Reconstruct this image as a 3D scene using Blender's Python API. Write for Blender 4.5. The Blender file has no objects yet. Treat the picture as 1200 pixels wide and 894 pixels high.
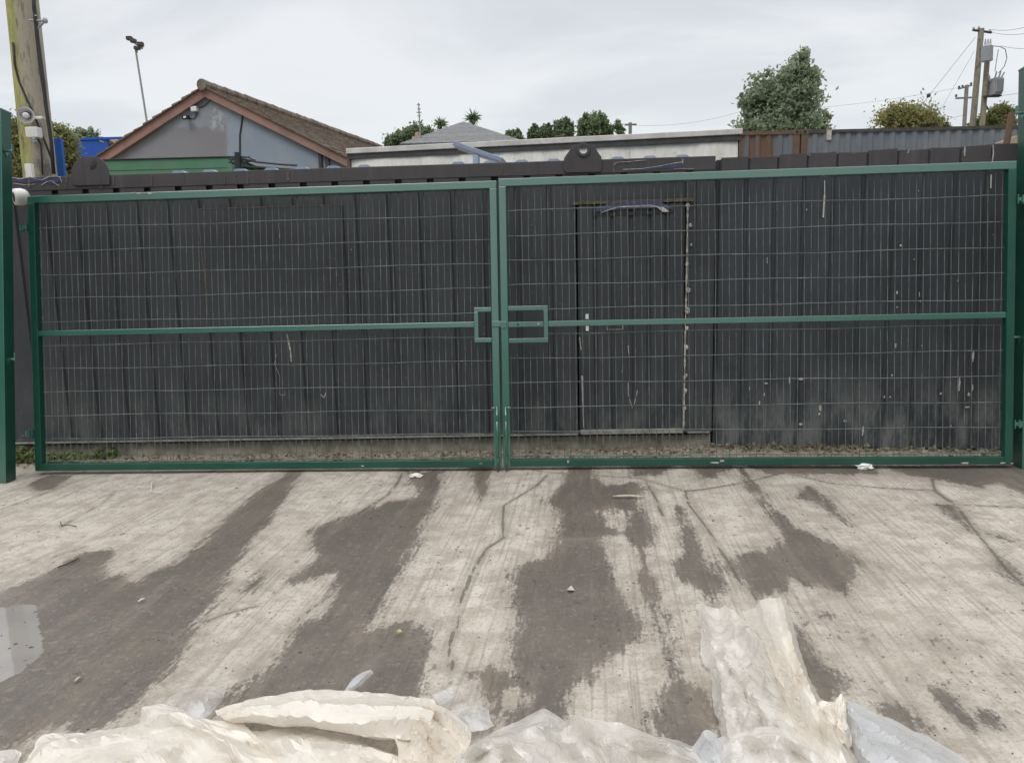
import bpy, bmesh, math, random
import numpy as np
from mathutils import Vector, Matrix, noise as mn
from math import radians, sin, cos, pi, tan, atan2

sc = bpy.context.scene
SKYTOP, EXPO = 2.85, 0.25
COL = sc.collection
random.seed(7)
rng = np.random.default_rng(7)

# ------------------------------------------------------------------ camera
FPX, PITCH, ROLL, CAMH = 867.0, radians(8.5), radians(1.45), 1.62
CAM = Vector((0, 0, CAMH))
Fw = Vector((0, cos(PITCH), -sin(PITCH)))
U0 = Vector((0, sin(PITCH), cos(PITCH)))
Rt = cos(ROLL) * Vector((1, 0, 0)) - sin(ROLL) * U0
Up = sin(ROLL) * Vector((1, 0, 0)) + cos(ROLL) * U0
cd = bpy.data.cameras.new('camera')
cam = bpy.data.objects.new('camera', cd)
COL.objects.link(cam)
cam.matrix_world = Matrix(((Rt.x, Up.x, -Fw.x, 0), (Rt.y, Up.y, -Fw.y, 0), (Rt.z, Up.z, -Fw.z, CAMH), (0, 0, 0, 1)))
cd.sensor_fit = 'HORIZONTAL'; cd.sensor_width = 36
cd.lens = 36 * FPX / 1200
cd.clip_start = 0.05; cd.clip_end = 2000
sc.camera = cam

def ray(x, y): return Fw + Rt * ((x - 600) / FPX) - Up * ((y - 447) / FPX)
def G(x, y, z=0.0):
    d = ray(x, y); return CAM + d * ((z - CAMH) / d.z)
def P(x, y, Y):
    d = ray(x, y); return CAM + d * (Y / d.y)
def hit(x, y, o, n):
    d = ray(x, y); return CAM + d * ((o - CAM).dot(n) / d.dot(n))

# ------------------------------------------------------------------ tagging
def tag(o, label=None, cat=None, group=None, kind=None):
    if label: o['label'] = label
    if cat: o['category'] = cat
    if group: o['group'] = group
    if kind: o['kind'] = kind
    return o
def empty(name, M=None, loc=(0, 0, 0)):
    o = bpy.data.objects.new(name, None); COL.objects.link(o)
    o.empty_display_size = 0.1
    o.matrix_world = M if M is not None else Matrix.Translation(Vector(loc))
    return o
def copy_tree(o, parent=None):
    c = o.copy(); COL.objects.link(c); c.parent = parent
    for ch in list(o.children): copy_tree(ch, c)
    return c

# ------------------------------------------------------------------ mesh builder
class MB:
    def __init__(s): s.v = []; s.f = []
    def add(s, vs, fs):
        b = len(s.v); s.v += [tuple(v) for v in vs]; s.f += [tuple(i + b for i in f) for f in fs]; return s
    def box(s, x0, x1, y0, y1, z0, z1, M=None):
        vs = [Vector((x, y, z)) for z in (z0, z1) for y in (y0, y1) for x in (x0, x1)]
        if M is not None: vs = [M @ v for v in vs]
        return s.add(vs, [(0, 2, 3, 1), (4, 5, 7, 6), (0, 1, 5, 4), (2, 6, 7, 3), (0, 4, 6, 2), (1, 3, 7, 5)])
    def tube(s, pts, r, n=8, caps=True):
        pts = [Vector(p) for p in pts]; rs = r if isinstance(r, (list, tuple)) else [r] * len(pts)
        rings = []
        prev = None
        for i, p in enumerate(pts):
            t = (pts[min(i + 1, len(pts) - 1)] - pts[max(i - 1, 0)]).normalized()
            a = Vector((0, 0, 1)) if abs(t.z) < 0.9 else Vector((1, 0, 0))
            u = t.cross(a).normalized() if prev is None else (prev - t * prev.dot(t)).normalized()
            prev = u; w = t.cross(u)
            rings.append([p + (u * cos(2 * pi * k / n) + w * sin(2 * pi * k / n)) * rs[i] for k in range(n)])
        vs = [v for R in rings for v in R]; fs = []
        for i in range(len(pts) - 1):
            for k in range(n):
                k2 = (k + 1) % n; fs.append((i * n + k, i * n + k2, (i + 1) * n + k2, (i + 1) * n + k))
        if caps: fs.append(tuple(range(n - 1, -1, -1))); fs.append(tuple((len(pts) - 1) * n + k for k in range(n)))
        return s.add(vs, fs)
    def prism(s, poly, axis, a, b):
        """poly: 2D points, extruded along axis index between a and b"""
        n = len(poly); vs = []
        for t in (a, b):
            for (p, q) in poly:
                v = [p, q]; v.insert(axis, t); vs.append(v)
        fs = [tuple(range(n)), tuple(range(2 * n - 1, n - 1, -1))]
        for i in range(n):
            j = (i + 1) % n; fs.append((i, i + n, j + n, j))
        return s.add(vs, fs)
    def ball(s, c, rx, ry, rz, seg=10, rg=7, jit=0.0):
        vs = [(c[0], c[1], c[2] - rz)]
        for i in range(1, rg):
            ph = -pi / 2 + pi * i / rg
            for k in range(seg):
                th = 2 * pi * k / seg; j = 1 + random.uniform(-jit, jit)
                vs.append((c[0] + rx * cos(ph) * cos(th) * j, c[1] + ry * cos(ph) * sin(th) * j, c[2] + rz * sin(ph) * j))
        vs.append((c[0], c[1], c[2] + rz)); fs = []
        for k in range(seg): fs.append((0, 1 + (k + 1) % seg, 1 + k))
        for i in range(rg - 2):
            for k in range(seg):
                a = 1 + i * seg + k; b = 1 + i * seg + (k + 1) % seg
                fs.append((a, b, b + seg, a + seg))
        L = len(vs) - 1; o = 1 + (rg - 2) * seg
        for k in range(seg): fs.append((o + k, o + (k + 1) % seg, L))
        return s.add(vs, fs)
    def build(s, name, mat, parent=None, bevel=0, smooth=False, label=None, kind=None, fix=True, weld=False):
        me = bpy.data.meshes.new(name); me.from_pydata(s.v, [], s.f); me.update()
        if fix:
            bm = bmesh.new(); bm.from_mesh(me)
            if weld: bmesh.ops.remove_doubles(bm, verts=bm.verts, dist=1e-5)
            bmesh.ops.recalc_face_normals(bm, faces=bm.faces); bm.to_mesh(me); bm.free()
        me.materials.append(mat)
        o = bpy.data.objects.new(name, me); COL.objects.link(o)
        if parent: o.parent = parent
        if bevel:
            m = o.modifiers.new('bevel', 'BEVEL'); m.width = bevel; m.segments = 2; m.limit_method = 'ANGLE'
        if smooth:
            for p in me.polygons: p.use_smooth = True
        if label: o['label'] = label
        if kind: o['kind'] = kind
        return o

# ------------------------------------------------------------------ materials
class NT:
    def __init__(s, name):
        s.m = bpy.data.materials.new(name); s.m.use_nodes = True; s.t = s.m.node_tree
        s.b = s.t.nodes['Principled BSDF']; s.out = s.t.nodes['Material Output']
    def n(s, typ, **kw):
        nd = s.t.nodes.new(typ)
        for k, v in kw.items():
            if hasattr(nd, k): setattr(nd, k, v)
        return nd
    def link(s, a, b): s.t.links.new(a, b)
    def val(s, sock, v):
        if isinstance(v, (int, float, tuple, list)): sock.default_value = v
        else: s.link(v, sock)
    def coord(s, kind='Object'):
        return s.n('ShaderNodeTexCoord').outputs[kind]
    def mapping(s, vec, scale=(1, 1, 1), rot=(0, 0, 0), loc=(0, 0, 0)):
        m = s.n('ShaderNodeMapping'); s.link(vec, m.inputs[0])
        m.inputs['Scale'].default_value = scale; m.inputs['Rotation'].default_value = rot; m.inputs['Location'].default_value = loc
        return m.outputs[0]
    def noise(s, vec, scale, detail=4, rough=0.55, dist=0.0):
        t = s.n('ShaderNodeTexNoise'); s.link(vec, t.inputs['Vector'])
        t.inputs['Scale'].default_value = scale; t.inputs['Detail'].default_value = detail
        t.inputs['Roughness'].default_value = rough; t.inputs['Distortion'].default_value = dist
        return t.outputs[0]
    def ramp(s, fac, a, b, lo=0.0, hi=1.0, smooth=True):
        t = s.n('ShaderNodeMapRange'); s.link(fac, t.inputs[0])
        t.interpolation_type = 'SMOOTHSTEP' if smooth else 'LINEAR'
        t.inputs[1].default_value = a; t.inputs[2].default_value = b
        t.inputs[3].default_value = lo; t.inputs[4].default_value = hi
        return t.outputs[0]
    def math(s, op, a, b=None, clamp=False):
        t = s.n('ShaderNodeMath', operation=op); t.use_clamp = clamp
        s.val(t.inputs[0], a)
        if b is not None: s.val(t.inputs[1], b)
        return t.outputs[0]
    def mix(s, fac, a, b, mode='MIX'):
        t = s.n('ShaderNodeMix', data_type='RGBA', blend_type=mode)
        s.val(t.inputs[0], fac); s.val(t.inputs[6], a if not isinstance(a, tuple) else (*a, 1)[:4]); s.val(t.inputs[7], b if not isinstance(b, tuple) else (*b, 1)[:4])
        return t.outputs[2]
    def sep(s, vec):
        t = s.n('ShaderNodeSeparateXYZ'); s.link(vec, t.inputs[0]); return t.outputs
    def attr(s, name):
        t = s.n('ShaderNodeAttribute'); t.attribute_name = name; return t.outputs['Fac']
    def bump(s, h, strength=0.3, dist=0.01):
        t = s.n('ShaderNodeBump'); s.link(h, t.inputs['Height'])
        t.inputs['Strength'].default_value = strength; t.inputs['Distance'].default_value = dist
        s.link(t.outputs[0], s.b.inputs['Normal']); return t.outputs[0]
    def set(s, **kw):
        for k, v in kw.items(): s.val(s.b.inputs[k.replace('_', ' ')], v if not (isinstance(v, tuple) and len(v) == 3) else (*v, 1))
        return s

def paint(name, col, col2=None, rough=0.45, scale=6, bump=0.1, dirt=None, dirt_amt=0.3, coat=0, coat_ior=1.5, metallic=0, spec=0.5):
    t = NT(name); c = t.coord()
    col2 = col2 or tuple(x * 0.75 for x in col)
    n1 = t.noise(c, scale, 5, 0.6)
    base = t.mix(t.ramp(n1, 0.35, 0.65), col, col2)
    if dirt:
        n2 = t.noise(c, scale * 0.6, 8, 0.7, 0.5)
        base = t.mix(t.ramp(n2, 0.5, 0.72, 0, dirt_amt), base, dirt)
    t.set(Base_Color=base, Roughness=rough, Metallic=metallic)
    t.b.inputs['Specular IOR Level'].default_value = spec
    if coat:
        t.b.inputs['Coat Weight'].default_value = coat; t.b.inputs['Coat IOR'].default_value = coat_ior; t.b.inputs['Coat Roughness'].default_value = 0.22
    t.bump(t.noise(c, scale * 12, 3), bump, 0.002)
    return t.m

# black painted steel of the yard containers: dust, drips, specks
def container_paint(name, base, base2, seed, dust=0.5):
    t = NT(name); c = t.coord(); c0 = t.mapping(c, loc=(seed * 3.1, seed, 0))
    x, y, z = t.sep(c)
    n = t.noise(c0, 1.1, 6, 0.6)
    col = t.mix(t.ramp(n, 0.35, 0.68), base, base2)
    st = t.noise(t.mapping(c0, scale=(9, 9, 0.55)), 1.5, 7, 0.68)            # vertical run-off streaks
    col = t.mix(t.ramp(st, 0.5, 0.78, 0, 0.5), col, tuple(v * 1.65 for v in base))
    st2 = t.noise(t.mapping(c0, scale=(22, 22, 0.7), loc=(4, 0, 2)), 1.3, 4, 0.6)
    col = t.mix(t.ramp(st2, 0.6, 0.72, 0, 0.45), col, tuple(v * 0.5 for v in base))
    low = t.ramp(z, 0.85, 0.05)                                                # splashed dust near the foot
    pat = t.ramp(t.noise(t.mapping(c0, scale=(3.2, 3.2, 1.0)), 1.6, 7, 0.7), 0.42, 0.66)
    fac = t.math('MULTIPLY', t.math('MULTIPLY', low, pat), dust)
    col = t.mix(fac, col, (0.17, 0.175, 0.175))
    sp = t.noise(c0, 46, 2, 0.5); cl = t.noise(c0, 2.6, 3)
    spk = t.math('MULTIPLY', t.ramp(sp, 0.755, 0.79), t.ramp(cl, 0.42, 0.6))
    col = t.mix(spk, col, (0.42, 0.41, 0.4))
    t.set(Base_Color=col, Roughness=t.ramp(n, 0.3, 0.7, 0.5, 0.68))
    t.b.inputs['Specular IOR Level'].default_value = 0.35
    t.bump(t.math('ADD', t.noise(c0, 9, 4), t.math('MULTIPLY', t.noise(c0, 90, 3), 0.25)), 0.35, 0.006)
    return t.m

M = {}
M['blackA'] = container_paint('black_container_paint', (0.053, 0.057, 0.064), (0.040, 0.044, 0.050), 1, 0.6)
M['blackB'] = container_paint('black_container_paint_streaked', (0.047, 0.053, 0.062), (0.032, 0.037, 0.044), 5, 1.0)
M['rail'] = container_paint('dark_rail_paint', (0.076, 0.070, 0.075), (0.060, 0.056, 0.061), 3, 0.2)
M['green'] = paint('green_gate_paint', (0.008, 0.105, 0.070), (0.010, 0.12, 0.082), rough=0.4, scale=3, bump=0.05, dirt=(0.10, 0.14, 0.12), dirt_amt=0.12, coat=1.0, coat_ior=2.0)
M['greenshade'] = paint('shaded_green_gate_paint', (0.006, 0.062, 0.042), (0.008, 0.075, 0.05), rough=0.35, scale=3, bump=0.05, dirt=(0.05, 0.11, 0.085), dirt_amt=0.15, coat=0.3, coat_ior=1.5)  # same gate paint, its unlit look without sky reflection put into the colour
M['wire'] = paint('green_coated_wire', (0.15, 0.185, 0.18), (0.075, 0.10, 0.098), rough=0.4, scale=9, dirt=(0.32, 0.34, 0.34), dirt_amt=0.6)
M['steel'] = paint('galvanised_steel', (0.36, 0.37, 0.38), (0.26, 0.27, 0.28), rough=0.5, scale=20, dirt=(0.16, 0.14, 0.12), dirt_amt=0.4)
M['blackplastic'] = paint('black_rubber', (0.02, 0.02, 0.022), rough=0.6)
M['whiteplastic'] = paint('white_plastic', (0.82, 0.81, 0.78), (0.7, 0.69, 0.66), rough=0.4, dirt=(0.4, 0.37, 0.32), dirt_amt=0.35)
M['whitepaint'] = paint('flaked_white_paint', (0.55, 0.54, 0.52), (0.38, 0.36, 0.33), rough=0.8, scale=30)
M['caulk'] = paint('pale_weld_filler', (0.55, 0.53, 0.48), (0.24, 0.22, 0.20), rough=0.85, scale=25, bump=0.5)
M['rustline'] = paint('rust_and_moss', (0.13, 0.11, 0.07), (0.06, 0.05, 0.04), rough=0.9, scale=30, bump=0.5)
M['drip'] = paint('brown_drip', (0.15, 0.12, 0.10), (0.09, 0.075, 0.065), rough=0.9, scale=30)
M['bluepaint'] = paint('old_blue_paint', (0.055, 0.06, 0.16), (0.04, 0.045, 0.10), rough=0.6, scale=15, dirt=(0.05, 0.05, 0.055), dirt_amt=0.8)
M['roofblue'] = paint('pale_blue_roof_paint', (0.25, 0.36, 0.52), (0.33, 0.42, 0.52), rough=0.6, dirt=(0.30, 0.30, 0.28), dirt_amt=0.4)
M['concretebeam'] = paint('weathered_concrete', (0.36, 0.335, 0.285), (0.22, 0.205, 0.17), rough=0.9, scale=7, bump=0.6, dirt=(0.07, 0.08, 0.04), dirt_amt=0.6)
M['sill'] = paint('pale_bare_metal', (0.34, 0.34, 0.31), (0.2, 0.2, 0.18), rough=0.7, scale=16, bump=0.4)
M['barge'] = paint('red_brown_fascia', (0.36, 0.21, 0.175), (0.28, 0.165, 0.14), rough=0.6, scale=2, dirt=(0.2, 0.14, 0.11), dirt_amt=0.4)
M['greensteel'] = paint('green_container_paint', (0.09, 0.23, 0.14), (0.11, 0.28, 0.17), rough=0.5, scale=1.2, dirt=(0.2, 0.26, 0.2), dirt_amt=0.4)
M['bluesteel'] = paint('bright_blue_paint', (0.012, 0.09, 0.50), (0.014, 0.10, 0.42), rough=0.5, scale=2, dirt=(0.06, 0.12, 0.32), dirt_amt=0.4)
M['alu'] = paint('dull_white_aluminium', (0.70, 0.68, 0.65), (0.55, 0.53, 0.50), rough=0.5, scale=4, dirt=(0.3, 0.26, 0.2), dirt_amt=0.5)
M['darktrim'] = paint('dark_grey_trim', (0.075, 0.07, 0.068), (0.05, 0.047, 0.045), rough=0.7, scale=6)
M['greytx'] = paint('transformer_grey', (0.35, 0.37, 0.40), (0.28, 0.30, 0.33), rough=0.5, scale=5)
M['solarback'] = paint('solar_lamp_grey_blue', (0.19, 0.23, 0.33), (0.24, 0.27, 0.34), rough=0.4, scale=5)
M['rustcast'] = paint('rusty_brown_steel', (0.16, 0.10, 0.065), (0.11, 0.08, 0.06), rough=0.85, scale=5, bump=0.4, dirt=(0.20, 0.115, 0.065), dirt_amt=0.6)
M['twig'] = paint('dead_twig', (0.10, 0.08, 0.06), (0.06, 0.05, 0.04), rough=0.9, scale=30)
M['palestick'] = paint('pale_splinter', (0.55, 0.5, 0.42), (0.4, 0.36, 0.3), rough=0.8, scale=30)
M['yellowleaf'] = paint('yellow_leaf', (0.5, 0.42, 0.12), (0.35, 0.3, 0.1), rough=0.8, scale=30)
M['branch'] = paint('bare_bark', (0.12, 0.10, 0.085), (0.08, 0.07, 0.06), rough=0.9, scale=8)
M['tan'] = paint('sandy_plywood', (0.48, 0.38, 0.27), (0.4, 0.3, 0.2), rough=0.8)
M['cable'] = paint('black_cable', (0.03, 0.03, 0.032), rough=0.6)
M['line'] = paint('overhead_line', (0.16, 0.17, 0.18), rough=0.6)

def wood_pole(name, a, b, c_, kx=0.0):
    t = NT(name); c = t.coord(); x, y, z = t.sep(c); x = t.math('SUBTRACT', x, t.math('MULTIPLY', z, kx))
    n = t.noise(t.mapping(c, scale=(9, 9, 0.7)), 1.8, 7, 0.72)
    col = t.mix(t.ramp(n, 0.4, 0.6), a, b)
    side = t.ramp(t.math('ADD', x, t.math('MULTIPLY', t.math('SUBTRACT', t.noise(t.mapping(c, scale=(3, 3, 0.8)), 1.5, 5), 0.5), 0.25)), 0.02 - 0.04, 0.02 + 0.05)
    col = t.mix(t.math('MULTIPLY', side, 0.9), col, c_)
    patch = t.ramp(t.noise(t.mapping(c, scale=(3, 3, 1.2)), 1.6, 6, 0.7), 0.5, 0.64)
    col = t.mix(t.math('MULTIPLY', patch, 0.75), col, (0.09, 0.085, 0.075))
    col = t.mix(t.ramp(t.noise(t.mapping(c, scale=(16, 16, 2.5)), 1.5, 6, 0.75), 0.52, 0.62, 0, 0.7), col, (0.12, 0.11, 0.085))
    t.set(Base_Color=col, Roughness=0.9); t.bump(n, 0.7, 0.01); return t.m
M['pole'] = wood_pole('mossy_wooden_pole', (0.33, 0.32, 0.13), (0.25, 0.245, 0.12), (0.36, 0.31, 0.25))
M['pole2'] = wood_pole('weathered_wooden_pole', (0.30, 0.29, 0.19), (0.22, 0.21, 0.15), (0.3, 0.27, 0.22))

def gable_paint():
    t = NT('grey_blue_render'); c = t.coord(); x, y, z = t.sep(c)
    xx = t.math('ADD', x, t.math('MULTIPLY', t.math('SUBTRACT', t.noise(c, 2.2, 5), 0.5), 0.5))
    zz = t.math('ADD', z, t.math('MULTIPLY', t.math('SUBTRACT', t.noise(c, 3.0, 4), 0.5), 0.3))
    left = t.math('MULTIPLY', t.ramp(xx, 0.42, 0.30), t.ramp(zz, -0.62, -0.78))
    col = t.mix(t.ramp(t.noise(c, 1.1, 5), 0.35, 0.7), (0.27, 0.32, 0.39), (0.31, 0.36, 0.42))
    col = t.mix(left, col, (0.245, 0.245, 0.27))
    mid = t.math('MULTIPLY', t.ramp(xx, -0.8, 0.0), t.ramp(xx, 0.45, 0.25))
    col = t.mix(t.math('MULTIPLY', mid, 0.35), col, (0.21, 0.19, 0.20))
    pale = t.math('MULTIPLY', t.ramp(t.math('ABSOLUTE', t.math('SUBTRACT', xx, 0.18)), 0.22, 0.1), t.ramp(t.math('ABSOLUTE', t.math('ADD', zz, 0.55)), 0.35, 0.15))
    col = t.mix(t.math('MULTIPLY', pale, t.ramp(t.noise(c, 7, 4), 0.4, 0.6)), col, (0.40, 0.43, 0.45))
    st = t.noise(t.mapping(c, scale=(6, 6, 0.6)), 1.4, 6, 0.7)
    col = t.mix(t.ramp(st, 0.5, 0.8, 0, 0.4), col, (0.2, 0.22, 0.24))
    t.set(Base_Color=col, Roughness=0.85); t.bump(t.noise(c, 30, 4), 0.3, 0.01); return t.m
M['gable'] = gable_paint()

def tiles(name, a, b, moss):
    t = NT(name); c = t.coord()
    col = t.mix(t.ramp(t.noise(c, 9, 4, 0.7), 0.35, 0.65), a, b)
    col = t.mix(t.ramp(t.noise(c, 4.5, 6, 0.7), 0.48, 0.6, 0, 0.75), col, moss)
    col = t.mix(t.ramp(t.noise(c, 14, 3, 0.7), 0.62, 0.7, 0, 0.8), col, (0.42, 0.40, 0.34))
    t.set(Base_Color=col, Roughness=0.9); t.bump(t.noise(c, 20, 4), 0.6, 0.02); return t.m
M['tile'] = tiles('brown_roof_tile', (0.20, 0.14, 0.11), (0.12, 0.095, 0.08), (0.24, 0.22, 0.17))
M['slate'] = tiles('grey_roof_slate', (0.20, 0.205, 0.22), (0.14, 0.145, 0.155), (0.17, 0.17, 0.16))

def curtain():
    t = NT('stained_white_tarpaulin'); c = t.coord(); x, y, z = t.sep(c)
    st = t.noise(t.mapping(c, scale=(3.0, 3, 0.8)), 1.5, 8, 0.72, 0.8)
    col = t.mix(t.ramp(st, 0.42, 0.75), (0.92, 0.90, 0.85), (0.72, 0.68, 0.59))
    g = t.noise(t.mapping(c, scale=(7, 7, 2)), 1.7, 6, 0.7)
    col = t.mix(t.ramp(g, 0.55, 0.75, 0, 0.6), col, (0.30, 0.29, 0.22))
    t.set(Base_Color=col, Roughness=0.6); t.bump(t.noise(t.mapping(c, scale=(5, 5, 1)), 1.5, 4), 0.6, 0.04); return t.m
M['curtain'] = curtain()

def far_steel():
    t = NT('grey_blue_container_steel'); c = t.coord(); x, y, z = t.sep(c)
    n = t.noise(t.mapping(c, scale=(3.4, 1, 0.15)), 1.3, 4, 0.7)
    col = t.mix(t.ramp(n, 0.35, 0.65), (0.105, 0.13, 0.165), (0.165, 0.185, 0.205))
    r = t.ramp(t.math('ADD', x, t.math('MULTIPLY', t.noise(c, 1.4, 3), 0.6)), 4.2, 4.9)
    band = t.ramp(t.noise(t.mapping(c, scale=(2.2, 1, 0.1)), 1.6, 3), 0.45, 0.55)
    col = t.mix(t.math('MULTIPLY', r, band), col, (0.14, 0.08, 0.058))
    col = t.mix(t.ramp(t.noise(t.mapping(c, scale=(6, 6, 0.6)), 1.4, 6, 0.7), 0.55, 0.75, 0, 0.6), col, (0.14, 0.10, 0.08))
    t.set(Base_Color=col, Roughness=0.6); return t.m
M['farsteel'] = far_steel()

def foliage(name, a, b, c3=None):
    t = NT(name); g = t.n('ShaderNodeNewGeometry').outputs['Random Per Island']
    cr = t.n('ShaderNodeValToRGB'); t.link(g, cr.inputs[0])
    e = cr.color_ramp.elements; e[0].color = (*a, 1); e[1].color = (*b, 1)
    if c3: k = e.new(0.86); k.color = (*b, 1); e[-1].color = (*c3, 1)
    n = t.noise(t.coord(), 0.9, 3)
    col = t.mix(t.ramp(n, 0.35, 0.65, 0.0, 0.35), cr.outputs[0], tuple(v * 0.6 for v in a))
    t.set(Base_Color=col, Roughness=0.6)
    tr = t.n('ShaderNodeBsdfTranslucent'); t.link(col, tr.inputs[0])
    mx = t.n('ShaderNodeMixShader'); mx.inputs[0].default_value = 0.5
    t.link(t.b.outputs[0], mx.inputs[1]); t.link(tr.outputs[0], mx.inputs[2]); t.link(mx.outputs[0], t.out.inputs[0])
    return t.m
M['leafA'] = foliage('dark_green_leaf', (0.15, 0.215, 0.115), (0.29, 0.37, 0.21))
M['leafB'] = foliage('olive_leaf', (0.17, 0.185, 0.07), (0.32, 0.33, 0.14), (0.34, 0.24, 0.12))
M['leafC'] = foliage('turning_autumn_leaf', (0.22, 0.23, 0.09), (0.40, 0.40, 0.17), (0.46, 0.24, 0.15))
M['leafD'] = foliage('mid_green_leaf', (0.21, 0.28, 0.175), (0.42, 0.49, 0.35))
M['weed'] = foliage('weed_leaf', (0.13, 0.18, 0.06), (0.34, 0.40, 0.17), (0.42, 0.40, 0.2))
M['litter'] = foliage('dry_leaf_litter', (0.20, 0.16, 0.10), (0.38, 0.33, 0.23), (0.5, 0.47, 0.4))
M['stone'] = paint('rubble_stone', (0.33, 0.29, 0.22), (0.18, 0.16, 0.12), rough=0.95, scale=9, bump=0.6)
M['grit'] = paint('dark_grit', (0.07, 0.062, 0.055), (0.16, 0.145, 0.125), rough=0.95, scale=3)

def film(name, col, transp, transl, rough=0.32, tint=(0.5, 0.43, 0.33)):
    t = NT(name); c = t.coord()
    n = t.noise(c, 3.0, 6, 0.65)
    base = t.mix(t.ramp(n, 0.42, 0.72, 0, 0.5), col, tint)
    d = t.noise(c, 38, 4, 0.7)
    base = t.mix(t.ramp(d, 0.6, 0.75, 0, 0.2), base, (0.3, 0.26, 0.21))
    t.set(Base_Color=base, Roughness=rough)
    t.b.inputs['Specular IOR Level'].default_value = 0.8
    def rid(sc_, rot, d_, st=(1, 1, 1)):
        q = t.noise(t.mapping(c, scale=st, rot=(0, 0, rot)), sc_, 2, 0.5, d_)
        return t.math('ABSOLUTE', t.math('SUBTRACT', q, 0.5))
    r1 = rid(3.2, 0.4, 0.5, (1, 1.3, 1)); r2 = rid(6.0, 1.5, 0.4, (1, 1.4, 1)); r3 = rid(13, 0.9, 0.3)
    h = t.math('ADD', t.math('MULTIPLY', t.math('MINIMUM', r1, 0.12), 2.0), t.math('MULTIPLY', t.math('MINIMUM', r2, 0.1), 1.3))
    h = t.math('ADD', h, t.math('MULTIPLY', t.math('MINIMUM', r3, 0.1), 0.55))
    for vs_c, va in ((8.0, 0.30), (21.0, 0.14)):
        vo = t.n('ShaderNodeTexVoronoi'); vo.feature = 'F1'; vo.inputs['Scale'].default_value = vs_c
        wv = t.n('ShaderNodeVectorMath', operation='ADD'); t.link(c, wv.inputs[0]); nz_ = t.n('ShaderNodeTexNoise'); t.link(c, nz_.inputs['Vector']); nz_.inputs['Scale'].default_value = 5
        sv = t.n('ShaderNodeVectorMath', operation='SCALE'); t.link(nz_.outputs['Color'], sv.inputs[0]); sv.inputs['Scale'].default_value = 0.25; t.link(sv.outputs[0], wv.inputs[1]); t.link(wv.outputs[0], vo.inputs['Vector'])
        h = t.math('ADD', h, t.math('MULTIPLY', vo.outputs['Distance'], va))
    h = t.math('ADD', h, t.math('MULTIPLY', t.noise(c, 60, 4, 0.7), 0.12))
    nb = t.bump(h, 0.30, 0.018)
    cre = t.ramp(t.math('MINIMUM', r1, r2), 0.014, 0.0, 0, 0.08)
    base = t.mix(cre, base, tuple(v * 0.62 for v in tint)); t.link(base, t.b.inputs['Base Color'])
    tr = t.n('ShaderNodeBsdfTranslucent'); t.link(base, tr.inputs[0]); t.link(nb, tr.inputs['Normal'])
    m1 = t.n('ShaderNodeMixShader'); m1.inputs[0].default_value = transl
    t.link(t.b.outputs[0], m1.inputs[1]); t.link(tr.outputs[0], m1.inputs[2])
    tp = t.n('ShaderNodeBsdfTransparent'); tp.inputs[0].default_value = (0.97, 0.96, 0.94, 1)
    m2 = t.n('ShaderNodeMixShader'); t.val(m2.inputs[0], t.ramp(n, 0.35, 0.6, transp * 1.5, transp * 0.35))
    t.link(m1.outputs[0], m2.inputs[1]); t.link(tp.outputs[0], m2.inputs[2]); t.link(m2.outputs[0], t.out.inputs[0])
    return t.m
M['filmcream'] = film('cream_polythene', (0.91, 0.875, 0.82), 0.13, 0.34, 0.24, (0.80, 0.71, 0.59))
M['filmwhite'] = film('milky_polythene', (0.94, 0.92, 0.89), 0.36, 0.34, 0.16, (0.62, 0.58, 0.52))
M['filmclear'] = film('clear_frosted_polythene', (0.74, 0.75, 0.77), 0.6, 0.3, 0.2, (0.5, 0.5, 0.5))
M['filmblue'] = film('frosted_bubble_film', (0.74, 0.76, 0.79), 0.30, 0.35, 0.25, (0.45, 0.47, 0.5))

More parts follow.
